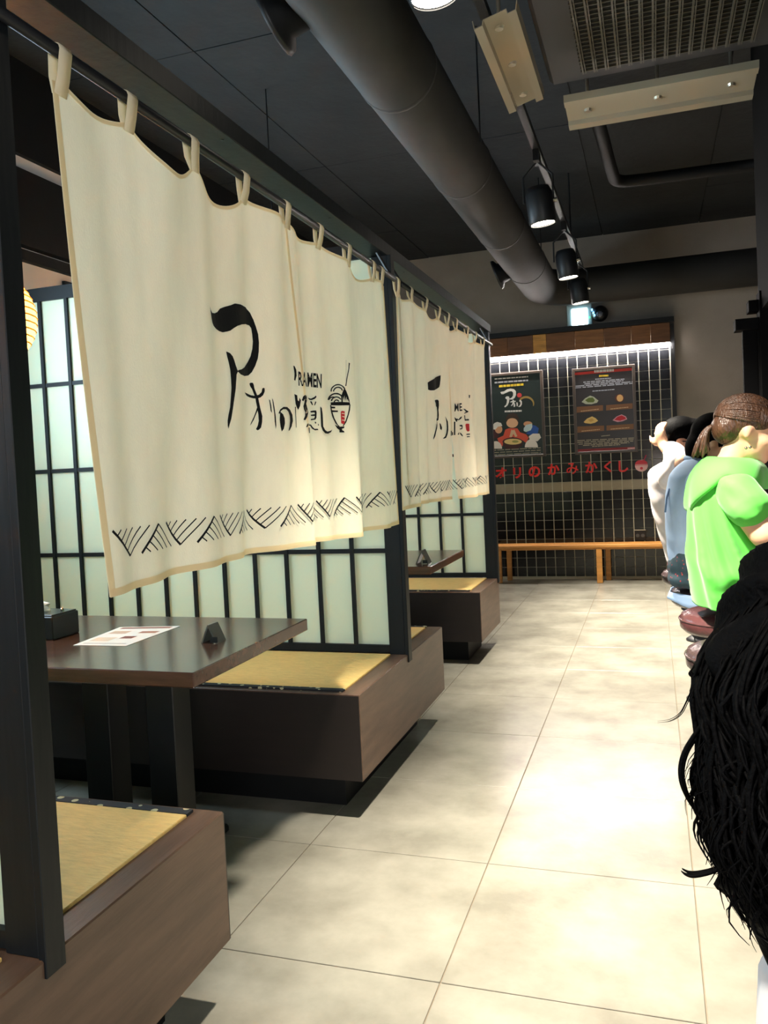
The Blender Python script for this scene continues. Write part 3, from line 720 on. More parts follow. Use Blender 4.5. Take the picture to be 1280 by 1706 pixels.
disc('chopsticks', [(.02, .05), (.028, .05), (.052, .105), (.044, .105)], flat((206, 40, 90)), 0, .008)

# outlet box, exit light, camera
t = thing('wall_socket', 'black socket box on the tiled wall above the bench', 'socket', (-.143, 8.56, .44))
box('casing', (-.2, -.09, 8.54, 8.566, .39, .50), m_blackmetal, t, .004); box('cover_lip', (-.2, -.09, 8.53, 8.54, .492, .50), m_alu, t)
for x in (-.17, -.12): mk('outlet', *lathe([(.018, 0), (.018, .004), (.012, .004)], (x, 8.5355, .44), 14, 'y'), mat('outlet_grey', (70, 74, 76), .4), t)
t = thing('exit_light', 'glowing white emergency exit light on the far wall', 'exit light', (-.64, 8.5, 2.56))
box('casing', (-.775, -.53, 8.50, 8.58, 2.566, 2.785), m_exitbox, t, .006); box('lit_panel', (-.728, -.572, 8.494, 8.502, 2.578, 2.742), m_exit, t, .012, seg=2)
box('status_lamp', (-.562, -.549, 8.495, 8.502, 2.64, 2.65), mat('green_led', (60, 255, 120), .5, emit=3), t)
t = thing('security_camera', 'black round security camera with blue indicator lights', 'camera', (-.43, 8.5, 2.66))
mk('housing', *lathe([(.055, 0), (.075, -.03), (.08, -.08), (.06, -.12), (.025, -.14)], (-.45, 8.56, 2.67), 20, 'y'), m_blackmetal, t, True)
mk('lens', *lathe([(.03, 0), (.03, -.01), (.015, -.02)], (-.45, 8.425, 2.655), 14, 'y'), mat('lens_glass', (90, 96, 110), .08), t, True)
for k, (dx, dz) in enumerate(((-.075, .035), (-.062, .005), (-.052, -.022))): box('indicator', (-.45+dx-.007, -.45+dx+.009, 8.43, 8.45, 2.67+dz-.008, 2.67+dz+.012), mat('blue_led', (120, 200, 255), .5, emit=2.5), t)

# ================================================================== CEILING SERVICES
dpts = [(-.95, -2.9, 2.88), (-.95, 7.75, 2.88)]+[(-.95+.35*(1-math.cos(a)), 7.75+.35*math.sin(a), 2.88) for a in [PI/2*i/8 for i in range(1, 9)]]+[(2.2, 8.1, 2.88)]
t = thing('air_duct', 'thick dark round air duct running along the ceiling', 'duct', (-.94, 3, 2.7))
mk('pipe', *tube(dpts, .168, 28), m_duct, t, True)
for y in (.9, 2.1, 3.3, 4.5, 5.7, 6.9): mk('joint_band', *lathe([(.168, -.012), (.1715, -.01), (.1715, .01), (.168, .012)], (-.95, y, 2.88), 28, 'y', False), m_duct, t, True)
for y in (1.5, 4.2, 6.6):
    for s in (-1, 1): mk('hanger', *tube([(-.95+s*.17, y, 2.88), (-.95+s*.17, y, ZC)], .005, 5), m_blackmetal, t)
for y, q in ((2.62, 0), (6.85, 1)):
    dv = Vector((-1, 0, -.35)).normalized(); b0 = Vector((-.95, y, 2.88))+dv*.14
    mk('side_outlet', *tube([b0, b0+dv*.07, b0+dv*.09, b0+dv*.11], [.085, .085, .12, .125], 18), m_blackmetal, t, True)
tk = thing('light_track', 'black lighting track hanging under the ceiling above the aisle', 'track', (-.547, 3, 2.93))
box('rail', (-.565, -.529, -2.8, 7.55, 2.93, 2.965), m_blackmetal, tk)
for y in (-1, 1.1, 6.6): mk('suspension_rod', *tube([(-.547, y, 2.965), (-.547, y, ZC)], .006, 6), m_blackmetal, tk)
NM = ['', '', 'nearest track spotlight at the top edge of the picture', 'second track spotlight, hanging over the middle of the aisle', 'third track spotlight, in front of the far wall', 'farthest track spotlight, just above the exit light']
def spot(x, y, label):
    t = thing('track_spotlight', label, 'spotlight', (x, y, 2.55), 'black track spotlights')
    tilt = Matrix.Rotation(-.10, 4, 'Y') @ Matrix.Rotation(.05, 4, 'X')
    def tf(V): return [tuple(tilt @ Vector((a-x, b-y, c_-2.72))+Vector((x, y, 2.72))) for a, b, c_ in V]
    V, Fc = lathe([(.066, -.012), (.074, 0), (.074, .15), (.06, .185), (.02, .19)], (x, y, 2.55), 28, cap=False); hs = mk('housing', tf(V), Fc, m_blackmetal, t, True)
    V, Fc = lathe([(.066, 0), (.066, .002)], (x, y, 2.546), 28); mk('lens', tf(V), Fc, m_lampglow, hs)
    yk = mk('yoke', *join([tube([(x+s*.08, y, 2.66), (x+s*.08, y, 2.80), (x, y, 2.88)], .006, 6) for s in (-1, 1)]), m_blackmetal, t)
    mk('knob', *lathe([(.012, 0), (.012, .02)], (x+.08, y, 2.66), 10, 'x'), m_chrome, yk)
    box('adapter', (x-.016, x+.016, y-.05, y+.05, 2.87, 2.93), m_blackmetal, t)
    s = light('spot_beam', 'SPOT', (x+.02, y, 2.53), SPOT_POWER*(1.2 if y < 3 else 1.05 if y < 5.5 else .75), WARM, (.04, -.30, 0), spot_size=math.radians(82), spot_blend=1.0, shadow_soft_size=.05)
for k, (x, y) in enumerate(SPOTS):
    if k < 2: light('spot_beam', 'SPOT', (x+.02, y, 2.53), SPOT_POWER*.4, WARM, (.0, -.2, 0), spot_size=math.radians(80), spot_blend=1.0, shadow_soft_size=.05)  # unseen beams added above and behind the camera, without lamp bodies
    else: spot(x, y, NM[k])

t = thing('air_conditioner', 'dark ceiling cassette air conditioner with a wire mesh grille', 'air conditioner', (.1, 3.55, 2.98))
box('casing', (-.4, .56, 3.0, 4.0, 3.0, 3.35), mat('casing_paint', (44, 44, 44), .6), t, .02)
gb = []
for i in range(15): x = -.24+i*.05; gb.append(boxv(x-.004, x+.004, 3.1, 3.9, 2.985, 2.993)); gb.append(boxv(x+.008, x+.013, 3.1, 3.9, 2.985, 2.993))
for i in range(24): y = 3.1+i*.0345; gb.append(boxv(-.25, .47, y-.0025, y+.0025, 2.993, 2.999))
mk('mesh_grille', *join(gb), mat('grille_wire', (72, 68, 56), .5), t, kind='stuff')
box('dark_opening', (-.25, .47, 3.1, 3.9, 2.9985, 3.0005), m_ceil_line, t)
def deflector(name, a, b, wv, label):
    """clear tray hung under an outlet: a along its length, lips both sides"""
    t = thing('wind_deflector', label, 'wind deflector', tuple((Vector(a)+Vector(b))/2), 'clear plastic wind deflectors')
    a, b, wv = Vector(a), Vector(b), Vector(wv); up = Vector((0, 0, 1)); prof = [(-.5, .03), (-.47, 0), (-.30, .0), (-.27, .018), (.27, .018), (.30, 0), (.47, 0), (.5, .03)]
    V = [e+wv*p+up*q for e in (a, b) for p, q in prof]; n = len(prof)
    o = mk('tray', V, [(i, i+1, n+i+1, n+i) for i in range(n-1)], m_acrylic, t); o.modifiers.new('s', 'SOLIDIFY').thickness = .004
    for f in (.12, .5, .88):
        c_ = a.lerp(b, f); mk('clip', *lathe([(.016, -.012), (.02, 0), (.012, .02)], tuple(c_+up*.02), 10), m_alu, t)
        mk('bracket', *tube([c_+up*.02, c_+up*.2], .008, 6), m_alu, t)
deflector('d', (-.34, 4.13, 2.9), (.50, 4.13, 2.9), (0, .29, -.03), 'long clear plastic wind deflector below the far side of the air conditioner')
deflector('d', (-.49, 3.02, 2.85), (-.49, 3.8, 2.85), (.16, 0, .04), 'clear plastic wind deflector left of the air conditioner, beside the duct')
t = thing('drain_pipe', 'bent dark pipe crossing the ceiling behind the air conditioner', 'pipe', (.2, 5.5, 3.1))
mk('pipe', *tube(smoothpath([(-.24, 4.6, 3.14), (-.22, 5.0, 3.12), (-.19, 5.6, 3.1), (-.16, 5.82, 3.1), (0, 5.88, 3.1), (.4, 5.9, 3.1), (1.2, 5.95, 3.1), (2.2, 6.0, 3.1)], 5), .04, 12), m_black, t, True)

# ================================================================== RIGHT SIDE: COUNTER AND KITCHEN FRONT
t = thing('bar_counter', 'dark bar counter in front of the kitchen at the right edge', 'counter', (.8, 3, 0))
box('worktop', (.50, 1.05, .2, 6.8, .90, .94), m_table, t, .004); box('front_panel', (.95, 1.03, .25, 6.75, 0, .90), m_black, t)
m_void = mat('matt_black', (5, 5, 6), .8, spec=.1)
t = thing('kitchen_fascia', 'black kitchen fascia with stepped shelf ends at the right edge', 'fascia', (.7, 4, 1.5))
box('upper_panel', (.585, .72, -1, 5.0, 2.0, 3.44), m_void, t); box('corner_post', (.575, .70, 4.86, 5.0, .94, 2.1), m_void, t)
box('shelf_end', (.525, .60, 4.9, 5.02, 2.0, 2.06), m_void, t); box('shelf_end', (.455, .575, 4.9, 5.02, 1.905, 1.965), m_void, t)
box('bracket', (.495, .575, 4.95, 5.0, .94, 1.905), m_void, t); box('edge_trim', (.572, .577, 4.94, 5.003, .94, 1.905), m_blackmetal, t)

def stool(x, y, m, label, z=.67):
    t = thing('bar_stool', label, 'stool', (x, y, 0), 'round bar stools')
    cu_ = mk('cushion', *lathe([(.02, 0), (.155, 0), (.17, .015), (.172, .04), (.165, .062), (.14, .073), (.02, .078)], (x, y, z-.078), 36), m, t, True)
    mk('piping', *tube([(x+.1715*math.cos(a), y+.1715*math.sin(a), z-.032) for a in [2*PI*i/36 for i in range(37)]], .004, 6, False), m, cu_, True)
    mk('seat_plate', *lathe([(.13, -.02), (.13, 0)], (x, y, z-.078), 24), m_blackmetal, t)
    mk('pole', *lathe([(.03, .02), (.03, .35), (.024, .36), (.024, z-.098)], (x, y, 0), 16), m_blackmetal, t, True)
    mk('collar_disc', *lathe([(.03, -.012), (.078, -.01), (.082, 0), (.078, .01), (.03, .014)], (x, y, .43), 28), m_blackmetal, t, True)
    mk('base', *lathe([(.075, 0), (.075, .012), (.06, .022), (.035, .04)], (x, y, 0), 28), m_blackmetal, t, True)
SX = .245
stool(SX, 2.62, m_leather2, 'empty dark leather bar stool nearest the black hair')
stool(SX, 3.2, m_leather, 'maroon leather bar stool under the person in green')
stool(SX-.02, 3.75, m_leather2, 'dark bar stool under the person in the pale blue shirt')
stool(SX-.05, 4.35, m_leather2, 'dark bar stool under the person in white')
stool(SX, 5.75, m_leather2, 'farthest dark bar stool near the tiled wall')
stool(.36, .85, m_leather2, 'bar stool under the foreground person with black hair')

# ================================================================== PEOPLE
def sph(c, r, rot=None, n=16, k=10):
    V = []; Fc = []
    for j in range(k+1):
        a = PI*j/k
        for i in range(n):
            b = 2*PI*i/n; v = Vector((r[0]*math.sin(a)*math.cos(b), r[1]*math.sin(a)*math.sin(b), r[2]*math.cos(a)))
            if rot is not None: v = rot @ v
            V.append(Vector(c)+v)
    for j in range(k):
        for i in range(n): Fc.append((j*n+i, (j+1)*n+i, (j+1)*n+(i+1) % n, j*n+(i+1) % n))
    return V, Fc
def cap(p0, p1, r0, r1, n=14):
    p0, p1 = Vector(p0), Vector(p1); d = (p1-p0); L = d.length; d.normalize(); P = []; R = []
    for i in range(5): a = PI/2*(1-i/4); P.append(p0-d*r0*math.sin(a)); R.append(max(1e-4, r0*math.cos(a)))
    for i in range(5): a = PI/2*i/4; P.append(p1+d*r1*math.sin(a)); R.append(max(1e-4, r1*math.cos(a)))
    return tube(P, R, n)
def figure(name, prims, parent, voxel=.011, smooth=5, disp=None):
    """prims: (shape, material). One continuous remeshed surface, faces coloured by the nearest primitive."""
    V, Fc = join([p[0] for p in prims])
    me = bpy.data.meshes.new(name); me.from_pydata([tuple(v) for v in V], [], Fc)
    o = bpy.data.objects.new(name+'_src', me); COL.objects.link(o)
    r = o.modifiers.new('r', 'REMESH'); r.mode = 'VOXEL'; r.voxel_size = voxel
    s = o.modifiers.new('s', 'SMOOTH'); s.iterations = smooth; s.factor = .5
    ev = o.evaluated_get(bpy.context.evaluated_depsgraph_get()); m2 = bpy.data.meshes.new_from_object(ev)
    bpy.data.objects.remove(o); bpy.data.meshes.remove(me)
    m2.name = name; m2.materials.clear(); ms = []
    for _, m in prims:
        if m not in ms: ms.append(m)
    for m in ms: m2.materials.append(m)
    if len(ms) > 1:
        pts = []; ids = []
        for (v, f), m in prims:
            pts += [tuple(q) for q in v]; ids += [ms.index(m)]*len(v)
        from mathutils.kdtree import KDTree
        kd = KDTree(len(pts))
        for i, p in enumerate(pts): kd.insert(p, i)
        kd.balance()
        for p in m2.polygons: p.material_index = ids[kd.find(p.center)[1]]
    if disp:
        nr = [v.normal.copy() for v in m2.vertices]
        for v, n in zip(m2.vertices, nr): v.co += n*disp(v.co)
    m2.polygons.foreach_set('use_smooth', [True]*len(m2.polygons))
    ob_ = bpy.data.objects.new(name, m2); COL.objects.link(ob_)
    if parent is not None: ob_.parent = parent; ob_.matrix_parent_inverse = PINV(parent)
    return ob_
def loft(name, rings, cy, m, parent, fold=None, na=96, nz=70, thick=.004):
    Z = [r[0] for r in rings][::-1]; C = [[r[k] for r in rings][::-1] for k in (1, 2, 3)]
    V = []; Fc = []
    def cub(z, A):                                   # smooth interpolation of the ring table
        e = .012; return (np.interp(z-e, Z, A)+2*np.interp(z, Z, A)+np.interp(z+e, Z, A))/4
    for j in range(nz+1):
        z = Z[-1]+(Z[0]-Z[-1])*j/nz; cx, rx, ry = (float(cub(z, A)) for A in C)
        for i in range(na):
            a = 2*PI*i/na; k = 1+(fold(a, z) if fold else 0)
            ca, sa = math.cos(a), math.sin(a); q = (abs(ca)**2.4+abs(sa)**2.4)**(-1/2.4)
            V.append((cx+rx*q*ca*k, cy+ry*q*sa*k, z))
    for j in range(nz):
        for i in range(na): Fc.append((j*na+i, (j+1)*na+i, (j+1)*na+(i+1) % na, j*na+(i+1) % na))
    o = mk(name, V, Fc, m, parent, True); o.modifiers.new('s', 'SOLIDIFY').thickness = thick
    return o
def dens(p0, p1, r0, r1, n=6):                       # dense capsule so that nearest-vertex colouring is crisp
    p0, p1 = Vector(p0), Vector(p1); P = [p0.lerp(p1, i/n) for i in range(n+1)]
    return [cap(P[i], P[i+1], r0+(r1-r0)*i/n, r0+(r1-r0)*(i+1)/n) for i in range(n)]
def limb(L, pts, rad, m):
    for i in range(len(pts)-1):
        for c_ in dens(pts[i], pts[i+1], rad[i], rad[i+1], 3): L.append((c_, m))
def hand(L, wrist, d, up, m, curl=.5, s=1.0):
    """palm plus five curled fingers; d = pointing direction, up = back of the hand"""
    w, d, up = Vector(wrist), Vector(d).normalized(), Vector(up).normalized(); sd = d.cross(up).normalized(); up = sd.cross(d)
    palm = w+d*.05*s; R = Matrix((d, sd, up)).transposed()
    L.append((sph(palm, (.05*s, .042*s, .017*s), R), m))
    for i, (o_, ln) in enumerate(((-.03, .062), (-.01, .075), (.011, .07), (.03, .056))):
        p = w+d*.085*s+sd*o_*s; q = p; dd = d.copy()
        for k in range(3):
            dd = (dd-up*curl*(.55+.25*k)).normalized(); e = q+dd*ln*s*(.42-.06*k); L.append((cap(q, e, .0095*s, .0085*s, 8), m)); q = e
    q = w+d*.03*s-sd*.035*s
    for k, v in enumerate((d*.6-sd*.8, d*.9-sd*.25-up*.3)): e = q+v.normalized()*.036*s; L.append((cap(q, e, .012*s, .010*s, 8), m)); q = e
def head(L, c, yaw_dir, tilt, m, s=1.0):
    """skull, jaw, nose, ears, brow, lips; faces +x tilted down by `tilt`"""
    R = Matrix.Rotation(tilt, 3, 'Y'); c = Vector(c)
    def P(x, y, z): return c+R @ Vector((x*s, y*s, z*s))
    def E(x, y, z, a, b, d): L.append((sph(P(x, y, z), (a*s, b*s, d*s), R), m))
    E(-.005, 0, .03, .096, .076, .088); E(.03, 0, -.045, .062, .058, .062); E(.062, 0, -.085, .026, .03, .024)
    E(.093, 0, -.015, .016, .013, .022); E(.082, 0, .02, .012, .05, .012); E(.084, 0, -.052, .012, .024, .011)
    for sy in (-1, 1): E(-.005, sy*.076, -.01, .014, .009, .026); E(.055, sy*.045, -.028, .03, .02, .024)
    return P, R
def eyes(P, parent):
    for sy in (-1, 1):
        mk('eye', *sph(P(.083, sy*.03, .004), (.006, .011, .006), None, 10, 6), mat('eye_dark', (30, 22, 20), .3), parent, True)
    mk('lips', *sph(P(.093, 0, -.053), (.006, .02, .007), None, 10, 6), mat('lips', (176, 92, 84), .5), parent, True)

# ---- person in green (faces the counter, +x)
PY = 3.1
t = thing('person', 'seated person with a brown ponytail in a lime green top', 'person', (.26, PY, .67))
L = []
P_, R_ = head(L, (.315, PY, 1.315), 0, .22, m_skin)
limb(L, [(.235, PY, 1.16), (.262, PY, 1.21), (.29, PY, 1.27)], [.06, .05, .05], m_skin)
L += [(sph((.25, PY, .78), (.125, .165, .10)), m_darkcloth), (sph((.245, PY, .92), (.10, .135, .13)), m_skin), (sph((.235, PY, 1.06), (.10, .155, .11)), m_skin)]
for s in (-1, 1):
    limb(L, [(.235, PY+s*.12, 1.11), (.265, PY+s*.175, 1.09), (.335, PY+s*.21, .975), (.56, PY+s*.1, .985)], [.04, .05, .05, .03], m_skin)
    hand(L, (.58, PY+s*.09, .985), (1, -s*.3, 0), (0, 0, 1), m_skin, .45)
    limb(L, [(.29, PY+s*.085, .76), (.62, PY+s*.1, .75), (.60, PY+s*.1, .34), (.60, PY+s*.1, .27)], [.088, .062, .045, .04], m_darkcloth)
    limb(L, [(.60, PY+s*.1, .285), (.74, PY+s*.1, .275)], [.038, .03], m_darkcloth)
bd = figure('body', L, t, .010, 4)
eyes(P_, bd)
for q in (0, .012): mk('earring', *sph(P_(.0+q, -.08, -.062+q*.4), (.005, .005, .005), None, 8, 6), m_chrome, bd, True)
def gfold(a, z):
    f = max(0, min(1, (1.13-z)/.22)); sk = a+(1.05-z)*1.5*math.sin(a-.3)
    d = .10*f*(.5-abs(math.sin(4.6*sk+1.0))**.7)+.045*f*math.sin(14*sk+5*(z-.9)+1.5*math.sin(3*a))
    w = z-.805-.03*math.sin(2.3*a+.6)-.012*math.sin(7*a)
    return d-.06*math.exp(-(w/.022)**2)*max(0, math.sin(1.5*a+.4))+.04*math.exp(-((w-.05)/.035)**2)
loft('top_garment', [(1.222, .245, .052, .058), (1.20, .243, .078, .10), (1.165, .24, .105, .15), (1.10, .235, .12, .172), (1.0, .238, .126, .178), (.9, .248, .136, .186), (.83, .258, .143, .192), (.76, .262, .142, .188), (.712, .262, .136, .178)], PY, m_green, t, gfold, 140, 110)
for s in (-1, 1):
    L = []; limb(L, [(.235, PY+s*.12, 1.13), (.266, PY+s*.172, 1.108), (.292, PY+s*.198, 1.06)], [.056, .07, .073], m_green)
    figure('sleeve', L, t, .007, 3, lambda co: .003*math.sin(co.z*70+co.x*40))
# draped hood: ring round the neck falling over the shoulders and back
V = []; Fc = []; NA, NR = 48, 7
for i in range(NA):
    a = 2*PI*i/NA; ca, sa = math.cos(a), math.sin(a)
    back = max(0, -ca)
    for j in range(NR):
        f = j/(NR-1)
        ri = Vector((.252+.058*ca, PY+.066*sa, 1.203+.02*back))
        ro = Vector((.235+(.115 if ca > 0 else .108)*ca, PY+.172*sa, 1.15-.125*back**1.3-.05*max(0, ca)))
        v = ri.lerp(ro, f); bul = math.sin(PI*f)*.034+.012*f; v += Vector((ca*.6, sa*.6, .7))*bul
        v += Vector((ca, sa, 0))*.012*f*math.sin(5*a+.6)
        V.append(v)
for i in range(NA):
    for j in range(NR-1): Fc.append((i*NR+j, ((i+1) % NA)*NR+j, ((i+1) % NA)*NR+j+1, i*NR+j+1))
o = mk('hood', V, Fc, m_greend, t, True); sm = o.modifiers.new('s', 'SOLIDIFY'); sm.thickness = .02; o.modifiers.new('b', 'SUBSURF').render_levels = 1
# hair cap and ponytail
R = Matrix.Rotation(.22, 3, 'Y')
L = [(sph(P_(-.014, 0, .04), (.100, .083, .088), R), m_hairbr), (sph(P_(-.062, 0, .0), (.058, .072, .062), R), m_hairbr), (sph(P_(-.092, 0, .0), (.03, .03, .03), R), m_hairbr)]
for s in (-1, 1): L.append((sph(P_(.02, s*.06, .045), (.05, .02, .04), R), m_hairbr))
figure('hair', L, t, .008, 4)
pt = P_(-.11, 0, .0)
strands = []
for k in range(90):
    b = -1.62+3.24*k/89+random.uniform(-.02, .02); pts = []; st = random.uniform(.25, .75)
    for i in range(9):
        f = i/8; an = st+(PI-.1-st)*f; rad_ = math.sin(an); sink = .004 if i == 0 else 0
        pts.append(P_(-.014+(.1025-sink)*math.cos(an), (.085-sink)*rad_*math.sin(b), .037+(.0895-sink)*rad_*math.cos(b)))
    pts.append(pt)
    strands.append(tube(pts, [.0006, .0016]+[.0022]*7+[.003], 5))
mk('combed_strands', *join(strands), m_hairbr, t, True, kind='stuff')
for k in range(26):
    dx, dy = random.uniform(-.022, .014), random.uniform(-.024, .024)
    pth = smoothpath([pt+Vector((.01, dy*.4, .005)), pt+Vector((-.02+dx*.4, dy*.8, -.012)), pt+Vector((-.035+dx, dy*1.2, -.05)), pt+Vector((-.045+dx*1.9, dy*1.3, -.085-random.uniform(0, .03)))], 4)
    mk('ponytail_lock', *tube(pth, [.007]*(len(pth)-3)+[.006, .004, .001], 6), m_hairbr, t, True)
mk('hair_tie', *tube([pt+Vector((.004, .018*math.cos(a), .018*math.sin(a))) for a in [2*PI*i/14 for i in range(15)]], .006, 6, False), m_blackmetal, t, True)
ph = thing('phone', 'phone with a lit white edge in front of the person in green', 'phone', (.50, PY-.03, 1.0))
box('body', (.44, .51, PY-.10, PY+.05, 1.03, 1.038), m_blackmetal, ph, .003); box('screen', (.443, .507, PY-.097, PY+.047, 1.038, 1.039), mat('screen', (235, 238, 245), .3, emit=.6), ph)

# ---- person in pale blue
PY = 3.75; t = thing('person', 'seated person in a pale blue shirt with a dark floral wrap at the waist', 'person', (.2, PY, .67))
L = []
P_, R_ = head(L, (.25, PY, 1.285), 0, .3, m_skin, .95)
limb(L, [(.17, PY, 1.14), (.2, PY, 1.19), (.23, PY, 1.24)], [.06, .05, .048], m_skin)
L += [(sph((.2, PY, .77), (.13, .17, .10)), m_darkcloth), (sph((.17, PY, .92), (.10, .13, .13)), m_skin), (sph((.17, PY, 1.05), (.095, .15, .1)), m_skin)]
for s in (-1, 1):
    limb(L, [(.18, PY+s*.15, 1.11), (.29, PY+s*.2, .96), (.55, PY+s*.1, .985)], [.045, .038, .028], m_skin); hand(L, (.565, PY+s*.09, .985), (1, -s*.3, 0), (0, 0, 1), m_skin)
    limb(L, [(.24, PY+s*.085, .76), (.60, PY+s*.1, .75), (.58, PY+s*.1, .27)], [.088, .062, .04], m_darkcloth); limb(L, [(.58, PY+s*.1, .285), (.71, PY+s*.1, .275)], [.038, .03], m_darkcloth)
bd = figure('body', L, t, .011, 4); eyes(P_, bd)
def bfold(co):
    f = max(0, min(1, (1.08-co.z)/.3)); return .0025*f*math.sin(co.z*75+4*math.sin(co.y*14)+co.x*30)+.002*math.sin(co.y*30+co.z*9)
loft('shirt', [(1.222, .197, .056, .06), (1.195, .187, .09, .12), (1.155, .176, .112, .165), (1.07, .166, .12, .178), (1.0, .163, .121, .18), (.88, .165, .12, .175), (.76, .17, .117, .163), (.695, .17, .112, .158)], PY, m_blue, t, lambda a, z: .018*math.sin(6*a+9*z)*min(1, max(0, (1.1-z)/.2))+.012*math.sin(z*70+3*math.sin(2*a))*min(1, max(0, (1.02-z)/.2)))
for s in (-1, 1):
    L = []; limb(L, [(.17, PY+s*.13, 1.12), (.19, PY+s*.178, 1.08), (.29, PY+s*.21, .96), (.5, PY+s*.12, .985)], [.06, .064, .055, .042], m_blue); figure('sleeve', L, t, .009, 4, bfold)
mk('collar', *join([tube([(.195+.058*math.cos(a), PY+.062*math.sin(a), 1.185+.02*h-.02*math.cos(a)) for a in [2*PI*i/24 for i in range(25)]], .012, 8, False) for h in (0, 1)]), m_blue, t, True)
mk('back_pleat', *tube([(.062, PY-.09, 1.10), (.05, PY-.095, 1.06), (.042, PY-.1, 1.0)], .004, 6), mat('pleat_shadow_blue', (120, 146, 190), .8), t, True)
L = [(sph(P_(-.012, 0, .04), (.098, .082, .09), R_), m_hairb), (sph(P_(-.055, 0, -.03), (.06, .07, .08), R_), m_hairb)]
figure('hair', L, t, .009, 4)
# floral wrap over the hips, hanging down at the side
L = [(sph((.17, PY-.035, .77), (.128, .17, .115)), m_floral), (sph((.20, PY-.09, .85), (.09, .12, .09)), m_floral), (sph((.14, PY-.06, .715), (.095, .14, .05)), m_floral)]
figure('floral_wrap', L, t, .009, 3, lambda co: .006*math.sin(co.x*60+co.z*25))
V = []; Fc = []
for i in range(15):
    a = PI*.78+.75*PI*i/14
    for j in range(4): r = .177+.006*math.sin(i*1.3)+.004*j; V.append((SX-.02+r*math.cos(a), PY+r*math.sin(a), .655-.013*j*(1+.3*math.sin(i*.8))))
for i in range(14):
    for j in range(3): k = i*4+j; Fc.append((k, k+1, k+5, k+4))
o = mk('shirt_tail', V, Fc, m_blue, t, True); o.modifiers.new('s', 'SOLIDIFY').thickness = .003  # pale strip standing in for the reflection on the dark seat

# ---- person in white, hand behind the head
PY = 4.35; t = thing('person', 'seated person in a white shirt with one hand behind the head', 'person', (.18, PY, .67))
L = []
P_, R_ = head(L, (.14, PY, 1.30), 0, .15, m_skin)
limb(L, [(.09, PY, 1.13), (.105, PY, 1.19), (.12, PY, 1.25)], [.06, .052, .05], m_skin)
L += [(sph((.17, PY, .77), (.13, .17, .10)), m_darkcloth), (sph((.11, PY, .92), (.10, .14, .14)), m_skin), (sph((.09, PY, 1.05), (.095, .16, .1)), m_skin)]
limb(L, [(.08, PY-.16, 1.12), (.13, PY-.33, 1.20), (.055, PY-.15, 1.285)], [.045, .04, .028], m_skin)
hand(L, (.05, PY-.15, 1.272), (-.15, .12, .95), (-.62, -.75, .1), m_skin, .75, .95)
limb(L, [(.09, PY+.16, 1.11), (.2, PY+.22, .96), (.5, PY+.1, .985)], [.045, .038, .028], m_skin); hand(L, (.515, PY+.09, .985), (1, -.3, 0), (0, 0, 1), m_skin)
for s in (-1, 1):
    limb(L, [(.22, PY+s*.085, .76), (.58, PY+s*.1, .75), (.56, PY+s*.1, .27)], [.09, .064, .042], m_darkcloth); limb(L, [(.56, PY+s*.1, .285), (.70, PY+s*.1, .275)], [.04, .032], m_darkcloth)
bd = figure('body', L, t, .010, 4); eyes(P_, bd)
def wfold(co): return .003*math.sin(co.z*60+6*math.sin(co.y*9)+co.x*25)+.002*math.sin(co.y*40)
loft('shirt', [(1.205, .105, .056, .06), (1.188, .098, .095, .13), (1.155, .092, .12, .168), (1.05, .092, .117, .172), (.95, .102, .11, .168), (.85, .117, .103, .163), (.75, .137, .098, .158), (.71, .142, .095, .153)], PY, m_white, t, lambda a, z: .02*math.sin(5*a+11*z)*min(1, max(0, (1.15-z)/.2))+.014*math.sin(z*60+4*math.sin(2*a)))
L = []; limb(L, [(.075, PY-.12, 1.12), (.085, PY-.19, 1.145), (.122, PY-.29, 1.20), (.088, PY-.185, 1.262)], [.066, .07, .062, .047], m_white); figure('sleeve', L, t, .009, 4, wfold)
L = []; limb(L, [(.09, PY+.13, 1.11), (.1, PY+.18, 1.08), (.2, PY+.22, .96), (.45, PY+.12, .985)], [.066, .066, .055, .042], m_white); figure('sleeve', L, t, .009, 4, wfold)
L = [(sph(P_(-.01, 0, .048), (.10, .083, .085), R_), m_hairb), (sph(P_(-.05, 0, .0), (.06, .075, .07), R_), m_hairb), (sph(P_(.05, 0, .09), (.05, .06, .035), R_), m_hairb)]
figure('hair', L, t, .009, 3)
mk('glasses', *join([tube([P_(.0, s*.081, .004), P_(.06, s*.072, .008), P_(.1, s*.055, .006), P_(.106, s*.01, .006)], .003, 6) for s in (-1, 1)]+[tube([P_(.106, s*.033+.022*math.cos(a), .0+.018*math.sin(a)) for a in [2*PI*i/14 for i in range(15)]], .0025, 5, False) for s in (-1, 1)]), m_blackmetal, t)

# ---- foreground person at the right edge: long black wavy hair
PY = .85; t = thing('person', 'person at the right edge with long wavy black hair, cut by the frame', 'person', (.36, PY, .67))
L = []
P_, R_ = head(L, (.40, PY, 1.31), 0, .2, m_skin)
limb(L, [(.31, PY, 1.13), (.34, PY, 1.19), (.37, PY, 1.26)], [.06, .05, .05], m_skin)
L += [(sph((.34, PY, .78), (.14, .17, .10)), m_darkcloth), (sph((.31, PY, .92), (.10, .14, .14)), m_darkcloth), (sph((.30, PY, 1.05), (.095, .16, .1)), m_darkcloth)]
for s in (-1, 1):
    limb(L, [(.31, PY+s*.16, 1.11), (.40, PY+s*.21, .96), (.62, PY+s*.1, .985)], [.05, .042, .03], m_darkcloth); hand(L, (.635, PY+s*.09, .985), (1, -s*.3, 0), (0, 0, 1), m_skin)
    limb(L, [(.38, PY+s*.085, .76), (.62, PY+s*.1, .75), (.58, PY+s*.1, .27)], [.09, .064, .042], m_darkcloth); limb(L, [(.58, PY+s*.1, .285), (.70, PY+s*.1, .275)], [.04, .032], m_darkcloth)
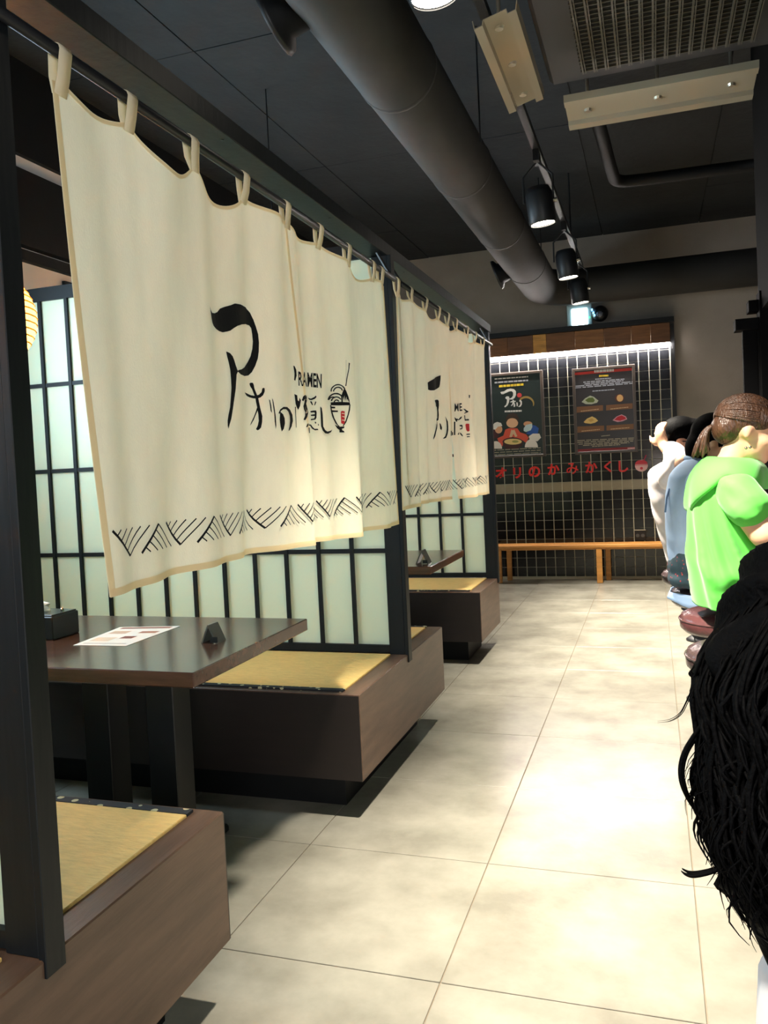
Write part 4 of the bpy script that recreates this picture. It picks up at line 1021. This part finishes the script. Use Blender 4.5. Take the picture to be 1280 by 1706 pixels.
bd = figure('body', L, t, .011, 4); eyes(P_, bd)
# jacket back under the hair and pale skirt below
L = [(sph((.27, PY, .98), (.13, .19, .2)), m_darkcloth), (sph((.27, PY, .84), (.165, .19, .11)), m_darkcloth), (sph((.215, PY, .80), (.125, .17, .055)), m_darkcloth)]
figure('jacket', L, t, .010, 4)
V, Fc = lathe([(.19, 0), (.217, -.05), (.226, -.2), (.236, -.45)], (.31, PY, .775), 40, cap=False)
V = [(x+.008*math.sin(8*math.atan2(y-PY, x-.31)), y, z) for x, y, z in V]
o = mk('skirt', V, Fc, mat('pale_grey_cloth', (214, 214, 216), .85), t, True); o.modifiers.new('s', 'SOLIDIFY').thickness = .004
# hair: volume and locks
def hp(px, py, y): q = ony((px, py), y); return Vector(q)
L = [(sph(P_(-.02, 0, .04), (.112, .095, .10), R_), m_hairb)]
core = [((.39, 1.36), .09), ((.33, 1.27), .10), ((.238, 1.17), .10), ((.168, 1.073), .106), ((.146, 1.03), .108), ((.148, .986), .106), ((.142, .907), .105), ((.146, .866), .102), ((.155, .82), .092), ((.165, .79), .078)]
for i in range(len(core)-1):
    (a, ra), (b, rb) = core[i], core[i+1]
    for c_ in dens((a[0], PY, a[1]), (b[0], PY, b[1]), ra, rb, 2): L.append((c_, m_hairb))
    for s in (-1, 1):
        for c_ in dens((a[0]+.02, PY+s*.07, a[1]), (b[0]+.02, PY+s*.07, b[1]), ra*.75, rb*.75, 2): L.append((c_, m_hairb))
figure('hair', L, t, .010, 3, lambda co: .007*math.sin(co.y*90+9*math.sin(co.z*22))+.006*math.sin(co.z*60+co.y*40))
random.seed(11); zz = [c_[0][1] for c_ in core][::-1]; xx = [c_[0][0] for c_ in core][::-1]; rr = [c_[1] for c_ in core][::-1]
def onhair(th, z, ex): 
    r = float(np.interp(z, zz, rr))+ex; return (float(np.interp(z, zz, xx))+r*math.cos(th), PY+1.35*r*math.sin(th), z)
strands = []
for k in range(520):
    th = random.uniform(PI*.4, PI*1.65); ph0 = random.uniform(0, 6); z0 = random.uniform(.95, 1.26); z1 = random.uniform(.79, .94); am = random.uniform(.002, .010); n = 14; w = random.uniform(9, 16); rt = random.uniform(.0012, .003); fl = random.uniform(-.02, .06)
    pts = []
    for i in range(n+1):
        f = i/n; pts.append(onhair(th+.12*math.sin(ph0+w*f*.7), z0+(z1-z0)*f, .002+am*(.4+f)*math.sin(ph0+w*f)+max(0, fl)*max(0, f-.75)))
    strands.append(tube(smoothpath(pts, 2), [rt*(1 if i < n*1.4 else max(.1, 1-(i-n*1.4)/(n*.65))) for i in range(2*n+1)], 4))
mk('wavy_strands', *join(strands), m_hairb, t, True, kind='stuff')
LOCKS = [([(1185,1190),(1160,1225),(1142,1255),(1135,1285),(1140,1315),(1155,1345),(1172,1365)], .0035, 5), ([(1250,1425),(1215,1440),(1185,1452),(1160,1457),(1146,1455),(1136,1449)], .0035, 5),
         ([(1175,1085),(1166,1105),(1158,1125),(1150,1120),(1158,1108)], .0018, 3), ([(1172,1120),(1155,1150),(1146,1170),(1135,1190),(1118,1201),(1096,1204)], .0007, 3), ([(1180,1350),(1172,1380),(1180,1410),(1195,1435),(1205,1445)], .002, 4),
         ([(1235,1430),(1218,1450),(1217,1480),(1226,1510),(1238,1528),(1246,1536)], .003, 5), ([(1250,1450),(1242,1480),(1246,1510),(1252,1532),(1262,1550)], .0025, 4), ([(1275,1440),(1262,1475),(1268,1510),(1276,1535)], .003, 4),
         ([(1180,1210),(1170,1240),(1162,1275),(1166,1320),(1172,1350)], .002, 4), ([(1172,1130),(1168,1165),(1172,1200),(1178,1230)], .002, 4), ([(1205,1060),(1185,1075),(1170,1100),(1165,1140)], .002, 5),
         ([(1230,1440),(1210,1448),(1198,1440),(1204,1430)], .0015, 3)]
for pts, r, m_ in LOCKS:
    tb = []
    for c_ in range(m_):
        jx, jy = random.uniform(-1, 1)*3, random.uniform(-1, 1)*3
        q = smoothpath([hp(p[0]+jx*(1 if i < len(pts)-1 else .3), p[1]+jy, PY-.03+.012*c_) for i, p in enumerate(pts)], 5); n = len(q)
        tb.append(tube(q, [r*.6*(1 if i < n*.6 else max(.12, 1-(i-n*.6)/(n*.42))) for i in range(n)], 5))
    mk('curl', *join(tb), m_hairb, t, True, kind='stuff')
